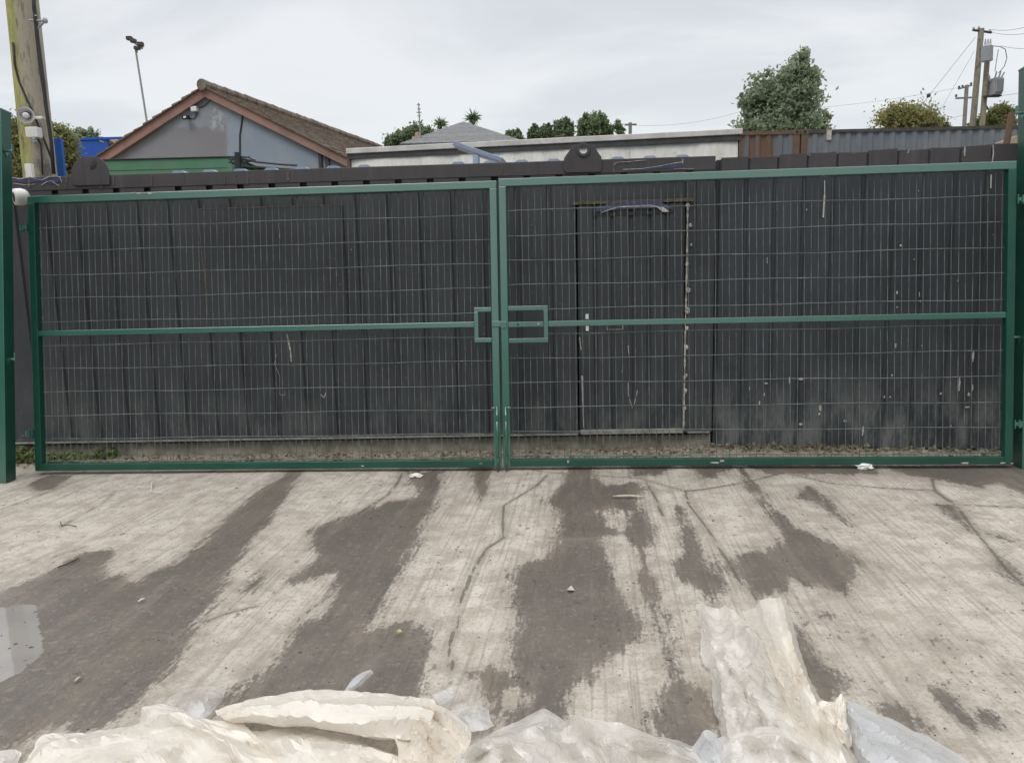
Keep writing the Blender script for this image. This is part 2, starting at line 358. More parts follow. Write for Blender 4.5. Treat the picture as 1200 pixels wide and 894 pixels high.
# ------------------------------------------------------------------ ground
WET_SHADE = [
 [(0,698),(33,682),(67,662),(100,648),(125,645),(128,655),(120,667),(122,682),(143,675),(163,683),(173,675),(200,663),(227,643),(247,625),(273,600),(300,578),(340,552),(352,552),(338,575),(322,600),(307,620),(287,643),(273,670),(253,697),(237,723),(220,750),(207,773),(180,797),(157,820),(133,843),(118,857),(60,852),(33,867),(-30,900),(-80,800),(-60,720)],
 [(478,552),(520,552),(512,575),(505,600),(492,627),(480,655),(467,680),(450,705),(432,737),(455,730),(485,726),(497,735),(508,757),(502,780),(498,812),(450,850),(300,840),(262,830),(262,817),(300,793),(327,773),(337,753),(345,738),(370,720),(392,690),(398,674),(380,672),(345,683),(331,681),(350,668),(366,659),(370,650),(362,636),(368,620),(388,612),(405,604),(428,598),(455,588),(488,582),(492,572),(478,568)],
 [(666,546),(698,547),(697,561),(712,569),(747,566),(755,574),(749,588),(755,604),(764,622),(760,645),(745,640),(728,628),(702,630),(717,667),(730,690),(748,727),(747,750),(720,767),(700,780),(687,800),(667,817),(663,850),(587,860),(567,813),(550,787),(573,780),(601,789),(602,733),(600,677),(613,662),(640,653),(652,637),(657,617),(652,602),(642,587),(653,572),(663,561)],
 [(790,593),(797,594),(805,612),(820,633),(843,683),(841,710),(818,690),(790,675),(787,657),(806,650),(800,630)],
 [(862,547),(870,550),(881,564),(900,585),(918,603),(933,618),(957,630),(980,640),(997,647),(1013,660),(1003,687),(987,697),(950,683),(925,677),(917,693),(887,702),(867,680),(850,663),(860,650),(890,647),(913,637),(911,618),(895,596),(874,570)],
 [(936,578),(948,570),(956,573),(976,592),(993,615),(973,601),(953,587),(931,584)],
 [(933,733),(943,760),(967,777),(993,800),(984,822),(960,830),(940,790)],
 [(1033,827),(1060,823),(1093,853),(1099,869),(1067,852),(1043,838)],
 [(1090,807),(1107,813),(1120,830),(1140,847),(1130,850),(1110,829)],
 [(1030,545),(1260,545),(1260,590),(1200,577),(1171,565),(1143,571),(1101,562),(1064,556)],
 [(870,545),(1030,545),(1030,555),(900,556)],
 [(800,797),(777,813),(773,833),(758,833),(765,860),(800,890),(845,890),(835,810)],
 [(34,566),(50,556),(86,556),(75,564),(64,573),(40,575)],  # shadow patch by the left post, darkened through the wet mask
 [(553,545),(580,545),(572,572),(564,587),(555,568)],
 [(803,545),(862,545),(838,561),(825,561)],
 [(1101,591),(1118,590),(1133,606),(1142,622),(1126,612),(1112,604)],
 [(1001,752),(1012,742),(1022,745),(1016,751)], [(1083,748),(1100,743),(1110,750),(1095,755)],
 [(952,722),(966,716),(982,720),(972,727)], [(1140,838),(1155,835),(1165,842),(1150,850)],
 [(1160,625),(1176,628),(1185,633),(1168,630)], [(735,560),(775,556),(790,545),(740,545)],
 [(286,690),(300,672),(312,665),(305,683),(294,693)],
 [(1166,650),(1180,660),(1205,690),(1190,684),(1172,662)],
 [(752,640),(768,690),(786,748),(792,790),(778,765),(762,720),(750,680)],
]
DRYH = [[(703,600),(714,596),(722,604),(720,618),(708,617)], [(703,545),(733,545),(737,560),(722,568),(706,563)],
        [(706,636),(718,634),(733,678),(728,690),(716,664)], [(724,598),(736,600),(738,615),(728,622)], [(735,640),(741,650),(738,670),(731,655)],
        [(580,812),(603,806),(620,818),(596,830)]]
CRACK = [
 [(1092,560),(1096,575),(1109,585),(1124,595),(1132,607),(1146,625),(1167,650),(1180,667),(1197,683),(1240,730)],
 [(919,554),(945,560),(973,566),(1035,571),(1096,574),(1120,590),(1160,592),(1200,594),(1260,597)],
 [(919,554),(880,564),(860,568),(825,574),(803,576),(774,568),(749,561),(701,558),(647,554),(626,551)],
 [(747,548),(763,574),(771,591),(776,605)],
 [(803,576),(807,592),(822,611),(840,637),(852,657),(867,680),(886,702)],
 [(642,556),(629,569),(591,592),(589,610),(591,630),(570,643),(555,667),(537,710),(535,733),(525,757),(532,787)],
 [(473,548),(467,565),(455,580),(430,595),(418,604)],
 [(237,728),(267,717),(303,708)], [(393,693),(367,710),(340,733),(337,753)],
 [(0,597),(34,585),(70,570),(100,560)], [(60,655),(100,640)], [(640,630),(660,632),(705,632)], [(70,618),(90,605),(120,590),(135,575)],
]
def g2(p): v = G(*p); return (v.x, v.y)
def sdf_poly(X, Y, poly):
    p = np.array([g2(q) for q in poly]); n = len(p)
    d = np.full(X.shape, 1e9); ins = np.zeros(X.shape, bool)
    for i in range(n):
        a, b = p[i], p[(i + 1) % n]; e = b - a; wx = X - a[0]; wy = Y - a[1]
        t = np.clip((wx * e[0] + wy * e[1]) / (e @ e + 1e-12), 0, 1)
        d = np.minimum(d, np.hypot(wx - t * e[0], wy - t * e[1]))
        c = (a[1] > Y) != (b[1] > Y)
        ins ^= c & (X < (b[0] - a[0]) * (Y - a[1]) / (b[1] - a[1] + 1e-12) + a[0])
    return np.where(ins, d, -d)
def dist_line(X, Y, line):
    p = np.array([g2(q) for q in line]); d = np.full(X.shape, 1e9)
    for i in range(len(p) - 1):
        a, b = p[i], p[i + 1]; e = b - a; wx = X - a[0]; wy = Y - a[1]
        t = np.clip((wx * e[0] + wy * e[1]) / (e @ e), 0, 1)
        d = np.minimum(d, np.hypot(wx - t * e[0], wy - t * e[1]))
    return d
xs = np.concatenate([[-400, -150, -60, -25, -12, -8], np.arange(-6.0, 6.001, 0.022), [8, 12, 25, 60, 150, 400]])
ys = np.concatenate([[-200, -60, -20, -6, -2, 0.5, 1.2], np.arange(1.6, 7.001, 0.022), [8, 10, 14, 20, 40, 90, 200, 500]])
X, Y = np.meshgrid(xs, ys)
wet = np.full(X.shape, -5.0)
for poly in WET_SHADE: wet = np.maximum(wet, sdf_poly(X, Y, poly))
for poly in DRYH: wet = np.minimum(wet, -sdf_poly(X, Y, poly))
wet = np.clip(wet, -0.3, 0.3)
crk = np.full(X.shape, 9.0)
for i, l in enumerate(CRACK): crk = np.minimum(crk, dist_line(X, Y, l) + (0.004 if i >= 7 else 0))
crk = np.clip(crk, 0, 0.2)
core = (np.abs(X) < 6.01) & (Y > 1.59) & (Y < 7.01)
Z = np.zeros(X.shape)
for (iy, ix) in np.argwhere(core):
    x, y = X[iy, ix], Y[iy, ix]
    Z[iy, ix] = 0.012 * mn.noise(Vector((x * 0.5, y * 0.4, 3.1)))
pud = [(-90,716),(-30,714),(0,712),(22,709),(43,708.5),(45,722),(49,740),(52,764),(40,775),(25,788),(0,801),(-60,835),(-150,860)]
ps = sdf_poly(X, Y, pud)
k_ = np.clip((ps + 0.45) / 0.2, 0, 1)
for (iy, ix) in np.argwhere(k_ > 0):
    x, y = X[iy, ix], Y[iy, ix]
    h_ = 0.002 - 0.10 * np.clip(ps[iy, ix], -0.09, 0.10) + 0.0015 * mn.noise(Vector((x * 9, y * 9, 1))) + 0.0018 * mn.noise(Vector((x * 30, y * 30, 6)))
    Z[iy, ix] = Z[iy, ix] * (1 - k_[iy, ix]) + h_ * k_[iy, ix]
inr = (X > -4.6) & (X < -1.8) & (Y > 2.1) & (Y < 4.3) & (ps < 0)
Z[inr] = np.maximum(Z[inr], 0.0035 + 0.02 * np.clip(-ps[inr], 0, 0.15))
ny, nx = X.shape
me = bpy.data.meshes.new('ground')
vv = np.stack([X.ravel(), Y.ravel(), Z.ravel()], 1)
idx = np.arange(nx * ny).reshape(ny, nx)
ff = np.stack([idx[:-1, :-1].ravel(), idx[:-1, 1:].ravel(), idx[1:, 1:].ravel(), idx[1:, :-1].ravel()], 1)
me.vertices.add(len(vv)); me.vertices.foreach_set('co', vv.ravel())
me.loops.add(ff.size); me.loops.foreach_set('vertex_index', ff.ravel())
me.polygons.add(len(ff)); me.polygons.foreach_set('loop_start', np.arange(0, ff.size, 4)); me.polygons.foreach_set('loop_total', np.full(len(ff), 4))
me.update(); me.validate()
for nm, arr in (('wet', wet), ('crack', crk)):
    a = me.attributes.new(nm, 'FLOAT', 'POINT'); a.data.foreach_set('value', arr.ravel().astype(np.float32))
for p in me.polygons: p.use_smooth = True
def ground_mat():
    t = NT('brushed_concrete_yard'); c = t.coord(); x, y, z = t.sep(c)
    cr = t.mapping(c, rot=(0, 0, radians(6.5)))
    # dry concrete
    n1 = t.noise(c, 0.8, 7, 0.62); n2 = t.noise(c, 6, 7, 0.68); n3 = t.noise(c, 55, 4, 0.75)
    col = t.mix(t.ramp(n1, 0.35, 0.65), (0.52, 0.475, 0.425), (0.43, 0.39, 0.343))
    col = t.mix(t.ramp(n2, 0.42, 0.62, 0, 0.75), col, (0.30, 0.262, 0.22))
    col = t.mix(t.ramp(t.noise(c, 14, 6, 0.7), 0.55, 0.68, 0, 0.4), col, (0.49, 0.455, 0.41))
    col = t.mix(t.ramp(n3, 0.5, 0.64, 0, 0.6), col, (0.24, 0.21, 0.175))
    col = t.mix(t.ramp(t.noise(c, 130, 2, 0.6), 0.6, 0.72, 0, 0.55), col, (0.55, 0.52, 0.47))
    # brush / tamping ridges across the slab run away from the camera
    br = t.noise(t.mapping(cr, scale=(46, 0.9, 1)), 1.0, 4, 0.6, 0.15)
    br2 = t.noise(t.mapping(cr, scale=(20, 2.2, 1)), 1.0, 6, 0.7, 0.3)
    col = t.mix(t.ramp(br, 0.5, 0.64, 0, 0.5), col, (0.235, 0.205, 0.175))
    col = t.mix(t.ramp(br2, 0.53, 0.66, 0, 0.32), col, (0.25, 0.22, 0.185))
    tr = t.noise(t.mapping(cr, scale=(4.5, 0.22, 1)), 1.0, 6, 0.6, 0.4)        # tyre tracks
    col = t.mix(t.ramp(tr, 0.52, 0.66, 0, 0.32), col, (0.27, 0.235, 0.195))
    pits = t.noise(t.mapping(cr, scale=(26, 15, 1)), 1.0, 3, 0.6)
    pitm = t.math('MULTIPLY', t.ramp(pits, 0.62, 0.68), t.ramp(t.noise(c, 1.7, 3), 0.42, 0.6))
    col = t.mix(t.math('MULTIPLY', pitm, 0.75), col, (0.12, 0.105, 0.09))
    # wet areas, with the left post's shadow patch among them
    w = t.attr('wet')
    e = t.math('MULTIPLY', t.math('SUBTRACT', t.noise(t.mapping(cr, scale=(11, 1.7, 1)), 1.0, 8, 0.72), 0.5), 0.32)
    e2 = t.math('MULTIPLY', t.math('SUBTRACT', t.noise(t.mapping(cr, scale=(60, 22, 1)), 1.0, 4, 0.7), 0.5), 0.14)
    ws = t.math('ADD', t.math('ADD', w, e), e2)
    spk_ = t.math('MULTIPLY', t.math('SUBTRACT', t.noise(c, 48, 5, 0.8), 0.5), 0.15)
    wm = t.math('MULTIPLY', t.ramp(t.math('ADD', ws, spk_), -0.025, 0.022), t.ramp(t.noise(t.mapping(cr, scale=(7, 0.8, 1)), 1.0, 5, 0.65), 0.3, 0.5, 0.82, 1.0))
    damp = t.ramp(ws, -0.20, 0.02, 0, 0.30)
    wetcol = t.mix(t.ramp(t.noise(cr, 2.2, 6, 0.65), 0.35, 0.68), (0.110, 0.095, 0.082), (0.168, 0.145, 0.122))
    wetcol = t.mix(t.ramp(br, 0.5, 0.7, 0, 0.5), wetcol, (0.10, 0.086, 0.073))
    wetcol = t.mix(t.ramp(n3, 0.5, 0.64, 0, 0.65), wetcol, (0.075, 0.065, 0.056))
    wetcol = t.mix(t.ramp(t.noise(t.mapping(cr, scale=(5, 0.6, 1)), 1.0, 6, 0.65), 0.5, 0.66, 0, 0.75), wetcol, (0.185, 0.150, 0.115))
    wetcol = t.mix(t.ramp(br2, 0.54, 0.66, 0, 0.55), wetcol, (0.09, 0.078, 0.066))
    deep = t.ramp(ws, 0.0, 0.16)
    wetcol = t.mix(t.math('MULTIPLY', deep, t.ramp(n2, 0.3, 0.6, 0.2, 0.6)), wetcol, (0.105, 0.092, 0.080))
    wetcol = t.mix(t.ramp(t.noise(c, 28, 5, 0.75), 0.55, 0.64, 0, 0.5), wetcol, (0.23, 0.205, 0.175))
    wetcol = t.mix(t.ramp(t.noise(c, 150, 2, 0.6), 0.66, 0.74, 0, 0.5), wetcol, (0.40, 0.37, 0.33))
    col = t.mix(damp, col, (0.16, 0.135, 0.11))
    col = t.mix(wm, col, wetcol)
    # cracks
    ck = t.math('MAXIMUM', t.math('SUBTRACT', t.attr('crack'), 0.0055), 0.0)
    jw = t.math('MULTIPLY', t.math('SUBTRACT', t.noise(c, 24, 4, 0.7), 0.5), 0.018)
    cd_ = t.math('ADD', ck, t.math('ABSOLUTE', jw))
    wid = t.ramp(t.noise(c, 5, 3), 0.3, 0.7, 0.0025, 0.0075)
    cm = t.math('LESS_THAN', cd_, wid)
    halo = t.ramp(cd_, 0.04, 0.006, 0, 0.4)
    col = t.mix(halo, col, (0.20, 0.172, 0.14))
    col = t.mix(t.math('MULTIPLY', cm, 0.68), col, (0.085, 0.073, 0.06))
    # soil behind the gates, along the containers
    ln = t.math('ADD', y, t.math('MULTIPLY', x, 0.062))
    sl = t.math('ADD', ln, t.math('MULTIPLY', t.math('SUBTRACT', t.noise(c, 5, 5, 0.7), 0.5), 0.25))
    soil = t.ramp(sl, 6.08, 6.22)
    scol = t.mix(t.ramp(t.noise(c, 7, 6, 0.7), 0.35, 0.65), (0.21, 0.178, 0.135), (0.37, 0.32, 0.25))
    scol = t.mix(t.ramp(t.noise(c, 40, 3, 0.7), 0.55, 0.7), scol, (0.07, 0.062, 0.048))
    col = t.mix(soil, col, scol)
    col = t.mix(t.ramp(y, -1.5, -3.0), col, (0.05, 0.05, 0.048))  # unseen ground behind the camera, darkened for what the gate reflects
    rough = t.ramp(wm, 0, 1, 0.9, 0.5)
    t.set(Base_Color=col, Roughness=rough)
    t.b.inputs['Specular IOR Level'].default_value = 0.4
    h = t.math('ADD', t.math('MULTIPLY', br, 0.9), t.math('MULTIPLY', n3, 0.35))
    h = t.math('ADD', h, t.math('MULTIPLY', t.noise(c, 16, 6, 0.7), 0.7))
    h = t.math('SUBTRACT', h, t.math('MULTIPLY', cm, 1.2))
    h = t.math('SUBTRACT', h, t.math('MULTIPLY', pitm, 0.6))
    t.bump(h, 0.8, 0.012)
    return t.m
me.materials.append(ground_mat())
go = bpy.data.objects.new('ground', me); COL.objects.link(go); tag(go, kind='structure')
def gz(x, y): return 0.012 * mn.noise(Vector((x * 0.5, y * 0.4, 3.1)))

# puddle
t = NT('muddy_puddle_water'); c = t.coord()
t.set(Base_Color=t.mix(t.ramp(t.noise(c, 3, 4), 0.4, 0.7), (0.26, 0.244, 0.232), (0.225, 0.21, 0.20)), Roughness=0.04)
t.b.inputs['IOR'].default_value = 1.45
t.bump(t.noise(c, 9, 2), 0.05, 0.004)
a_, b_ = G(-120, 690), G(90, 850)
m = MB(); m.add([(-4.5, 2.2, 0.002), (-1.9, 2.2, 0.002), (-1.9, 4.2, 0.002), (-4.5, 4.2, 0.002)], [(0, 1, 2, 3)])
tag(m.build('puddle', t.m), kind='structure')
# grit sticking out of the puddle edge
# ------------------------------------------------------------------ gates
W, H, TB = 3.987, 2.335, 0.06
def leaf_matrix(pa, pb, lean):
    a, b = G(*pa, 0.032), G(*pb, 0.032)
    ex = (b - a).normalized(); n = Vector((-ex.y, ex.x, 0)); ez = n * sin(radians(lean)) + Vector((0, 0, 1)) * cos(radians(lean)); ez.normalize()
    ey = ez.cross(ex)
    Mx = Matrix((ex, ey, ez)).transposed().to_4x4(); Mx.translation = a; return Mx
ML = leaf_matrix((41, 552), (586, 547.5), 7.4)
MR = leaf_matrix((590, 547), (1187, 544), 5.9)
def loc(Mx, x, y, yy=0.0):
    o = Mx @ Vector((0, yy, 0)); q = hit(x, y, o, Mx.col[1].to_3d()); return Mx.inverted() @ q
WL = (G(586, 547.5, .032) - G(41, 552, .032)).length + 0.011; WR = (G(1187, 544, .032) - G(590, 547, .032)).length
def make_leaf(Mx, Wd, name, label, left):
    root = empty(name, Mx); tag(root, label, 'gate', 'two leaves of the double mesh gate')
    m = MB()
    m.box(0, TB, 0, TB, 0, H - TB); m.build('outer_stile' if left else 'meeting_stile', M['greenshade' if left else 'green'], root, bevel=0.004)
    m = MB(); m.box(Wd - TB, Wd, 0, TB, 0, H - TB); m.build('meeting_stile' if left else 'outer_stile', M['green' if left else 'greenshade'], root, bevel=0.004)
    m = MB(); m.box(0, Wd, 0.0005, TB - 0.0005, H - TB, H); m.build('top_rail', M['green'], root, bevel=0.004)
    m = MB(); m.box(TB, Wd - TB, 0.001, TB - 0.001, 0.0015, TB); m.build('bottom_rail', M['greenshade'], root, bevel=0.004)
    zm = loc(Mx, 300, 385.5).z if left else loc(Mx, 900, 374.5).z
    # lock opening
    if left:
        p0 = loc(Mx, 556, 401.5); p1 = loc(Mx, 580, 360); xa, xb, za, zb = p0.x, Wd - TB, p0.z, p1.z
    else:
        p0 = loc(Mx, 596, 402); p1 = loc(Mx, 642, 358); xa, xb, za, zb = TB, p1.x, p0.z, p1.z
    b = 0.036
    m = MB()
    if left: m.box(TB, xa, 0.008, 0.048, zm - 0.022, zm + 0.022)
    else: m.box(xb, Wd - TB, 0.008, 0.048, zm - 0.022, zm + 0.022)
    m.build('middle_rail', M['green'], root, bevel=0.003)
    m = MB()
    m.box(xa, xb, -0.004, 0.036, zb - b, zb); m.box(xa, xb, -0.004, 0.036, za, za + b)
    if left: m.box(xa, xa + b, -0.0025, 0.034, za + b, zb - b)
    else: m.box(xb - b, xb, -0.0025, 0.034, za + b, zb - b)
    m.build('lock_frame', M['green'], root, bevel=0.003)
    # mesh panel
    m = MB(); yb = 0.052; rnd = random.Random(3 if left else 4)
    hz = []
    zl = loc(Mx, 570, 509.0).z if left else loc(Mx, 700, 505.5).z
    k = -1
    zz = zl - 0.2
    while zz < H - 0.03:
        if zz > 0.07: hz.append(zz)
        zz += 0.2
    hz.append(0.078); hz.append(zl)
    def segs_v(x):  # vertical wire cut at lock opening
        if xa - 0.005 < x < xb + 0.005: return [(TB - 0.01, za + 0.01), (zb - 0.01, H - TB + 0.01)]
        return [(TB - 0.01, H - TB + 0.01)]
    nv = int((Wd - 0.1) / 0.0535)
    for i in range(nv + 1):
        x = 0.075 + i * (Wd - 0.15) / nv
        wob = rnd.uniform(-0.0025, 0.0025)
        for (s0, s1) in segs_v(x):
            n = max(2, int((s1 - s0) / 0.2))
            pts = [(x + wob * sin(3 * u / n + i) + rnd.uniform(-0.0012, 0.0012), yb + 0.006 * sin(i * 0.6 + u * 0.8) * 0.3, s0 + (s1 - s0) * u / n) for u in range(n + 1)]
            m.tube(pts, 0.0027, 4, caps=False)
    for z in sorted(set(hz)):
        rs = [(TB - 0.01, Wd - TB + 0.01)]
        if za < z < zb: rs = [(TB - 0.01, xa + 0.01)] if left else [(xb - 0.01, Wd - TB + 0.01)]
        for (s0, s1) in rs:
            n = int((s1 - s0) / 0.16) + 1
            pts = [(s0 + (s1 - s0) * u / n, yb - 0.0055 + 0.002 * sin(u * 0.9), z + 0.0045 * sin(u * 0.55 + z * 9) + rnd.uniform(-0.0015, 0.0015)) for u in range(n + 1)]
            m.tube(pts, 0.0029, 4, caps=False)
    m.build('mesh_panel', M['wire'], root, fix=False)
    # slide bolt across the opening
    if not left:
        m = MB(); m.box(TB, xb - b - 0.001, -0.003, 0.03, zm - 0.020, zm + 0.020)
        sb = m.build('slide_bolt', M['green'], root, bevel=0.002)
        p = loc(Mx, 607, 380.5); m = MB(); m.tube([(p.x, -0.0045, zm), (p.x, 0.002, zm)], 0.009, 14); m.build('bolt_hole', M['blackplastic'], sb)
        p = loc(Mx, 631, 379.5); m = MB(); m.tube([(p.x, -0.013, zm), (p.x, 0.002, zm)], 0.011, 6); m.build('bolt_head', M['steel'], sb)
        m = MB(); m.box(-0.001, TB - 0.012, -0.010, -0.001, zm - 0.026, zm + 0.026); m.build('latch_plate', M['green'], root, bevel=0.002)
    else:
        m = MB(); m.box(Wd - TB + 0.002, Wd + 0.018, -0.012, -0.001, zm - 0.022, zm + 0.022); m.build('latch_plate', M['green'], root, bevel=0.002)
    # drop bolt at the foot of the meeting stile
    xc = Wd - 0.028 if left else 0.028
    zt = loc(Mx, 590, 472).z
    m = MB(); m.tube([(xc, -0.02, zt - 0.03), (xc, -0.02, -0.03)], 0.009, 10)
    m.tube([(xc, -0.02, zt - 0.04), (xc + (0.045 if not left else -0.045), -0.03, zt - 0.04)], 0.008, 8)
    db = m.build('drop_bolt', M['green'], root, smooth=True)
    for zq in (0.06, zt * 0.52, zt - 0.12):
        q = MB(); q.tube([(xc, -0.02, zq - 0.022), (xc, -0.02, zq + 0.022)], 0.0155, 12); q.build('bolt_guide', M['green'], db, smooth=False)
    # hinge eyes on the outer stile
    xo = 0 if left else Wd; sg = -1 if left else 1
    for (px, py) in (((33, 267), (40, 508)) if left else ((1189, 234), (1187, 497))):
        z0 = loc(Mx, px, py).z
        m = MB(); m.box(min(xo, xo + sg * 0.05), max(xo, xo + sg * 0.05), -0.008, 0.018, z0 - 0.012, z0 + 0.012)
        m.prism([(-0.02 * 1, z0 - 0.035), (0.03, z0 - 0.035), (0.03, z0 + 0.035), (-0.02, z0 + 0.035)], 0, xo + sg * 0.001, xo + sg * 0.008)
        hg = m.build('hinge_eye', M['green'], root, bevel=0.002)
        q = MB(); q.tube([(xo + sg * 0.05, 0.004, z0 - 0.024), (xo + sg * 0.05, 0.004, z0 + 0.024)], 0.021, 14)
        q.tube([(xo + sg * 0.05, 0.004, z0 - 0.034), (xo + sg * 0.05, 0.004, z0 + 0.034)], 0.009, 10); q.build('hinge_ring', M['green'], hg)
    return root, zm
GL, _z = make_leaf(ML, WL, 'gate_leaf', 'left leaf of the green steel and wire mesh gate, with the shorter lock opening', True)
GR, _z = make_leaf(MR, WR, 'gate_leaf', 'right leaf of the green mesh gate, with the wider lock opening and slide bolt', False)

def chip(root_, Mx, pts, r_):
    for (px, py, w_, h_) in pts:
        q = loc(Mx, px, py, -0.001); m = MB(); m.ball((q.x, -0.0008, q.z), w_ / 400, 0.0015, h_ / 400, 9, 5, 0.5); m.build('paint_chip', M['caulk'], root_, fix=False)
chip(GL, ML, [(165, 226.5, 14, 2), (176, 227, 8, 3), (158, 226, 5, 2), (563, 543, 6, 1.5), (425, 546, 5, 1.5)], 0)
chip(GR, MR, [(1131, 542.5, 11, 2.2), (1175, 542.5, 8, 2), (666, 541, 3, 5), (838, 542, 12, 3), (846, 540, 6, 3), (1186, 543, 4, 1.5)], 0)
# gate posts
def post(name, pf, top_px, wid, dep, label, left, lugs, top_back):
    """pf: pixel of the base corner that faces the opening at the front"""
    a = G(*pf); Mx = (ML if left else MR).copy()
    lean = radians(6.3 if left else 6.6)
    ex = Mx.col[0].to_3d(); n = Vector((-ex.y, ex.x, 0)); ez = (n * sin(lean) + Vector((0, 0, 1)) * cos(lean)).normalized(); ey = ez.cross(ex)
    ab = a + ey * dep; T_ = hit(*top_back, ab, ey); ez = (T_ - ab).normalized(); ex = (ex - ez * ex.dot(ez)).normalized(); ey = ez.cross(ex)
    Q = Matrix((ex, ey, ez)).transposed().to_4x4(); Q.translation = a - ez * 0.02
    root = empty(name, Q); tag(root, label, 'gate post', 'green steel gate posts')
    h = (Q.inverted() @ hit(*top_px, a, ey)).z
    x0, x1 = (-wid, 0) if left else (0, wid)
    m = MB(); m.box(x0, x1, 0, dep, 0, h); sh = m.build('shaft', M['greenshade'], root, bevel=0.004); sh.data.materials.append(M['green'])
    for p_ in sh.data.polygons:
        if p_.normal.y < -0.9: p_.material_index = 1  # front face gets the lit copy of the paint, other sides the shaded one
    m = MB(); m.box(x0 - 0.003, x1 + 0.003, -0.003, dep + 0.003, h - 0.004, h + 0.008); m.build('cap', M['green'], root, bevel=0.002)
    sg = 1 if left else -1
    for (px, py) in lugs:
        z0 = (Q.inverted() @ hit(px, py, a + ex * 0, ey)).z
        m = MB(); m.tube([(0, dep * 0.45, z0), (sg * 0.055, dep * 0.45, z0)], 0.011, 10)
        m.prism([(dep * .45 - .03, z0), (dep * .45 + .03, z0), (dep * .45, z0 - .05)], 0, sg * 0.001, sg * 0.006)
        hp = m.build('hinge_bracket', M['green'], root)
        q = MB(); q.tube([(sg * 0.05, dep * 0.45, z0 - 0.012), (sg * 0.05, dep * 0.45, z0 + 0.055)], 0.009, 10); q.build('hinge_pin', M['green'], hp)
    return root
post('gate_post', (7, 566), (5.5, 128), 0.14, 0.115, 'green steel gate post at the left edge, standing left of the gate', True, [(10, 175), (12, 421)], (13.5, 130))
post('gate_post', (1197.7, 549.5), (1203, 76), 0.14, 0.13, 'taller green steel gate post at the right edge, beside the right gate leaf', False, [(1194, 130), (1188, 395)], (1193.5, 82))

# ------------------------------------------------------------------ black containers
def frame_from(p0, p1, z0=0.0):
    a = Vector((p0.x, p0.y, z0)); b = Vector((p1.x, p1.y, z0)); ex = (b - a).normalized(); ey = Vector((-ex.y, ex.x, 0))
    Q = Matrix((ex, ey, Vector((0, 0, 1)))).transposed().to_4x4(); Q.translation = a; return Q, (b - a).length
def corr(m, x0, x1, z0, z1, pitch, yo, yi, of, sl, off=0.0, back=0.12):
    """corrugated sheet: outer flats at y=yo, inner at yi, solid to y=back"""
    pr = [(x0, yo)]; x = x0 - ((x0 - off) % pitch)
    while x < x1:
        for (dx, yy) in ((of, yo), (of + sl, yi), (pitch - sl, yi), (pitch, yo)):
            q = x + dx
            if x0 + 1e-4 < q < x1 - 1e-4: pr.append((q, yy))
        x += pitch
    pr.append((x1, pr[-1][1]))
    pr[0] = (x0, pr[1][1]) if len(pr) > 1 else pr[0]
    n = len(pr); vs = []
    for (x, y) in pr: vs += [(x, y, z0), (x, y, z1), (x, back, z1), (x, back, z0)]
    fs = []
    for i in range(n - 1):
        a = i * 4; b = a + 4
        fs += [(a, b, b + 1, a + 1), (a + 1, b + 1, b + 2, a + 2), (a + 2, b + 2, b + 3, a + 3), (a + 3, b + 3, b, a)]
    fs += [(0, 1, 2, 3), ((n - 1) * 4 + 3, (n - 1) * 4 + 2, (n - 1) * 4 + 1, (n - 1) * 4)]
    m.add(vs, fs)

c0 = Vector((-4.95, 6.763, 0)); c1 = Vector((1.778, 6.481, 0))
QL, LL = frame_from(c0, c1)
def lq(Q, x, y, yy=0.0):
    o = Q @ Vector((0, yy, 0)); return Q.inverted() @ hit(x, y, o, Q.col[1].to_3d())
ZT, ZB = 2.54, 0.145
rootL = empty('black_container', QL); tag(rootL, 'long black corrugated steel container with a walled-up hatch and a door, behind the gate', 'container', 'black containers behind the gate')
dl = lq(QL, 676, 370).x; dr = lq(QL, 803, 370).x
m = MB()
corr(m, 0.06, dl, ZB + 0.03, ZT - 0.15, 0.278, 0.012, 0.030, 0.224, 0.013, off=lq(QL, 79, 237).x - 0.17)
corr(m, dr, LL - 0.16, ZB + 0.03, ZT - 0.15, 0.5, 0.012, 0.04, 0.42, 0.02, off=dr)
m.box(dl, dr, 0.03, 0.12, lq(QL, 740, 238).z, ZT - 0.15)
m.build('wall_panel', M['blackA'], rootL)
m = MB(); m.box(0.0, LL - 0.002, 0.0, 0.10, ZT - 0.115, ZT)
m.build('top_rail', M['rail'], rootL, bevel=0.004)
m = MB(); x = 0.02; off = lq(QL, 452 / 1 * 0 + 96, 220).x % 0.278
x = off - 0.278
while x < LL - 0.05:
    a, b = max(x + 0.055, 0.02), min(x + 0.278 - 0.055 + 0.05, LL - 0.02)
    if b > a: m.box(a, b, 0.0055, 0.09, ZT - 0.165, ZT - 0.1152)
    x += 0.278
m.box(0.02, LL - 0.02, 0.05, 0.095, ZT - 0.166, ZT - 0.116)
m.build('notched_ledge', M['rail'], rootL)
m = MB(); m.box(0, LL, 0.004, 0.1, ZB, ZB + 0.032); m.build('bottom_rail', M['blackA'], rootL, bevel=0.003)
m = MB(); m.box(0.02, dl, -0.006, 0.003, ZB - 0.004, ZB + 0.012); m.box(dr + 0.03, LL - 0.02, -0.006, 0.003, ZB - 0.003, ZB + 0.012)
m.build('bare_metal_lip', M['sill'], rootL)
m = MB(); m.box(0.0, 0.058, 0.002, 0.12, ZB + 0.032, ZT - 0.116); m.build('corner_post', M['rail'], rootL, bevel=0.004)
m = MB(); m.box(LL - 0.158, LL, 0.002, 0.12, ZB + 0.032, ZT - 0.116); m.build('corner_post', M['blackA'], rootL, bevel=0.004)
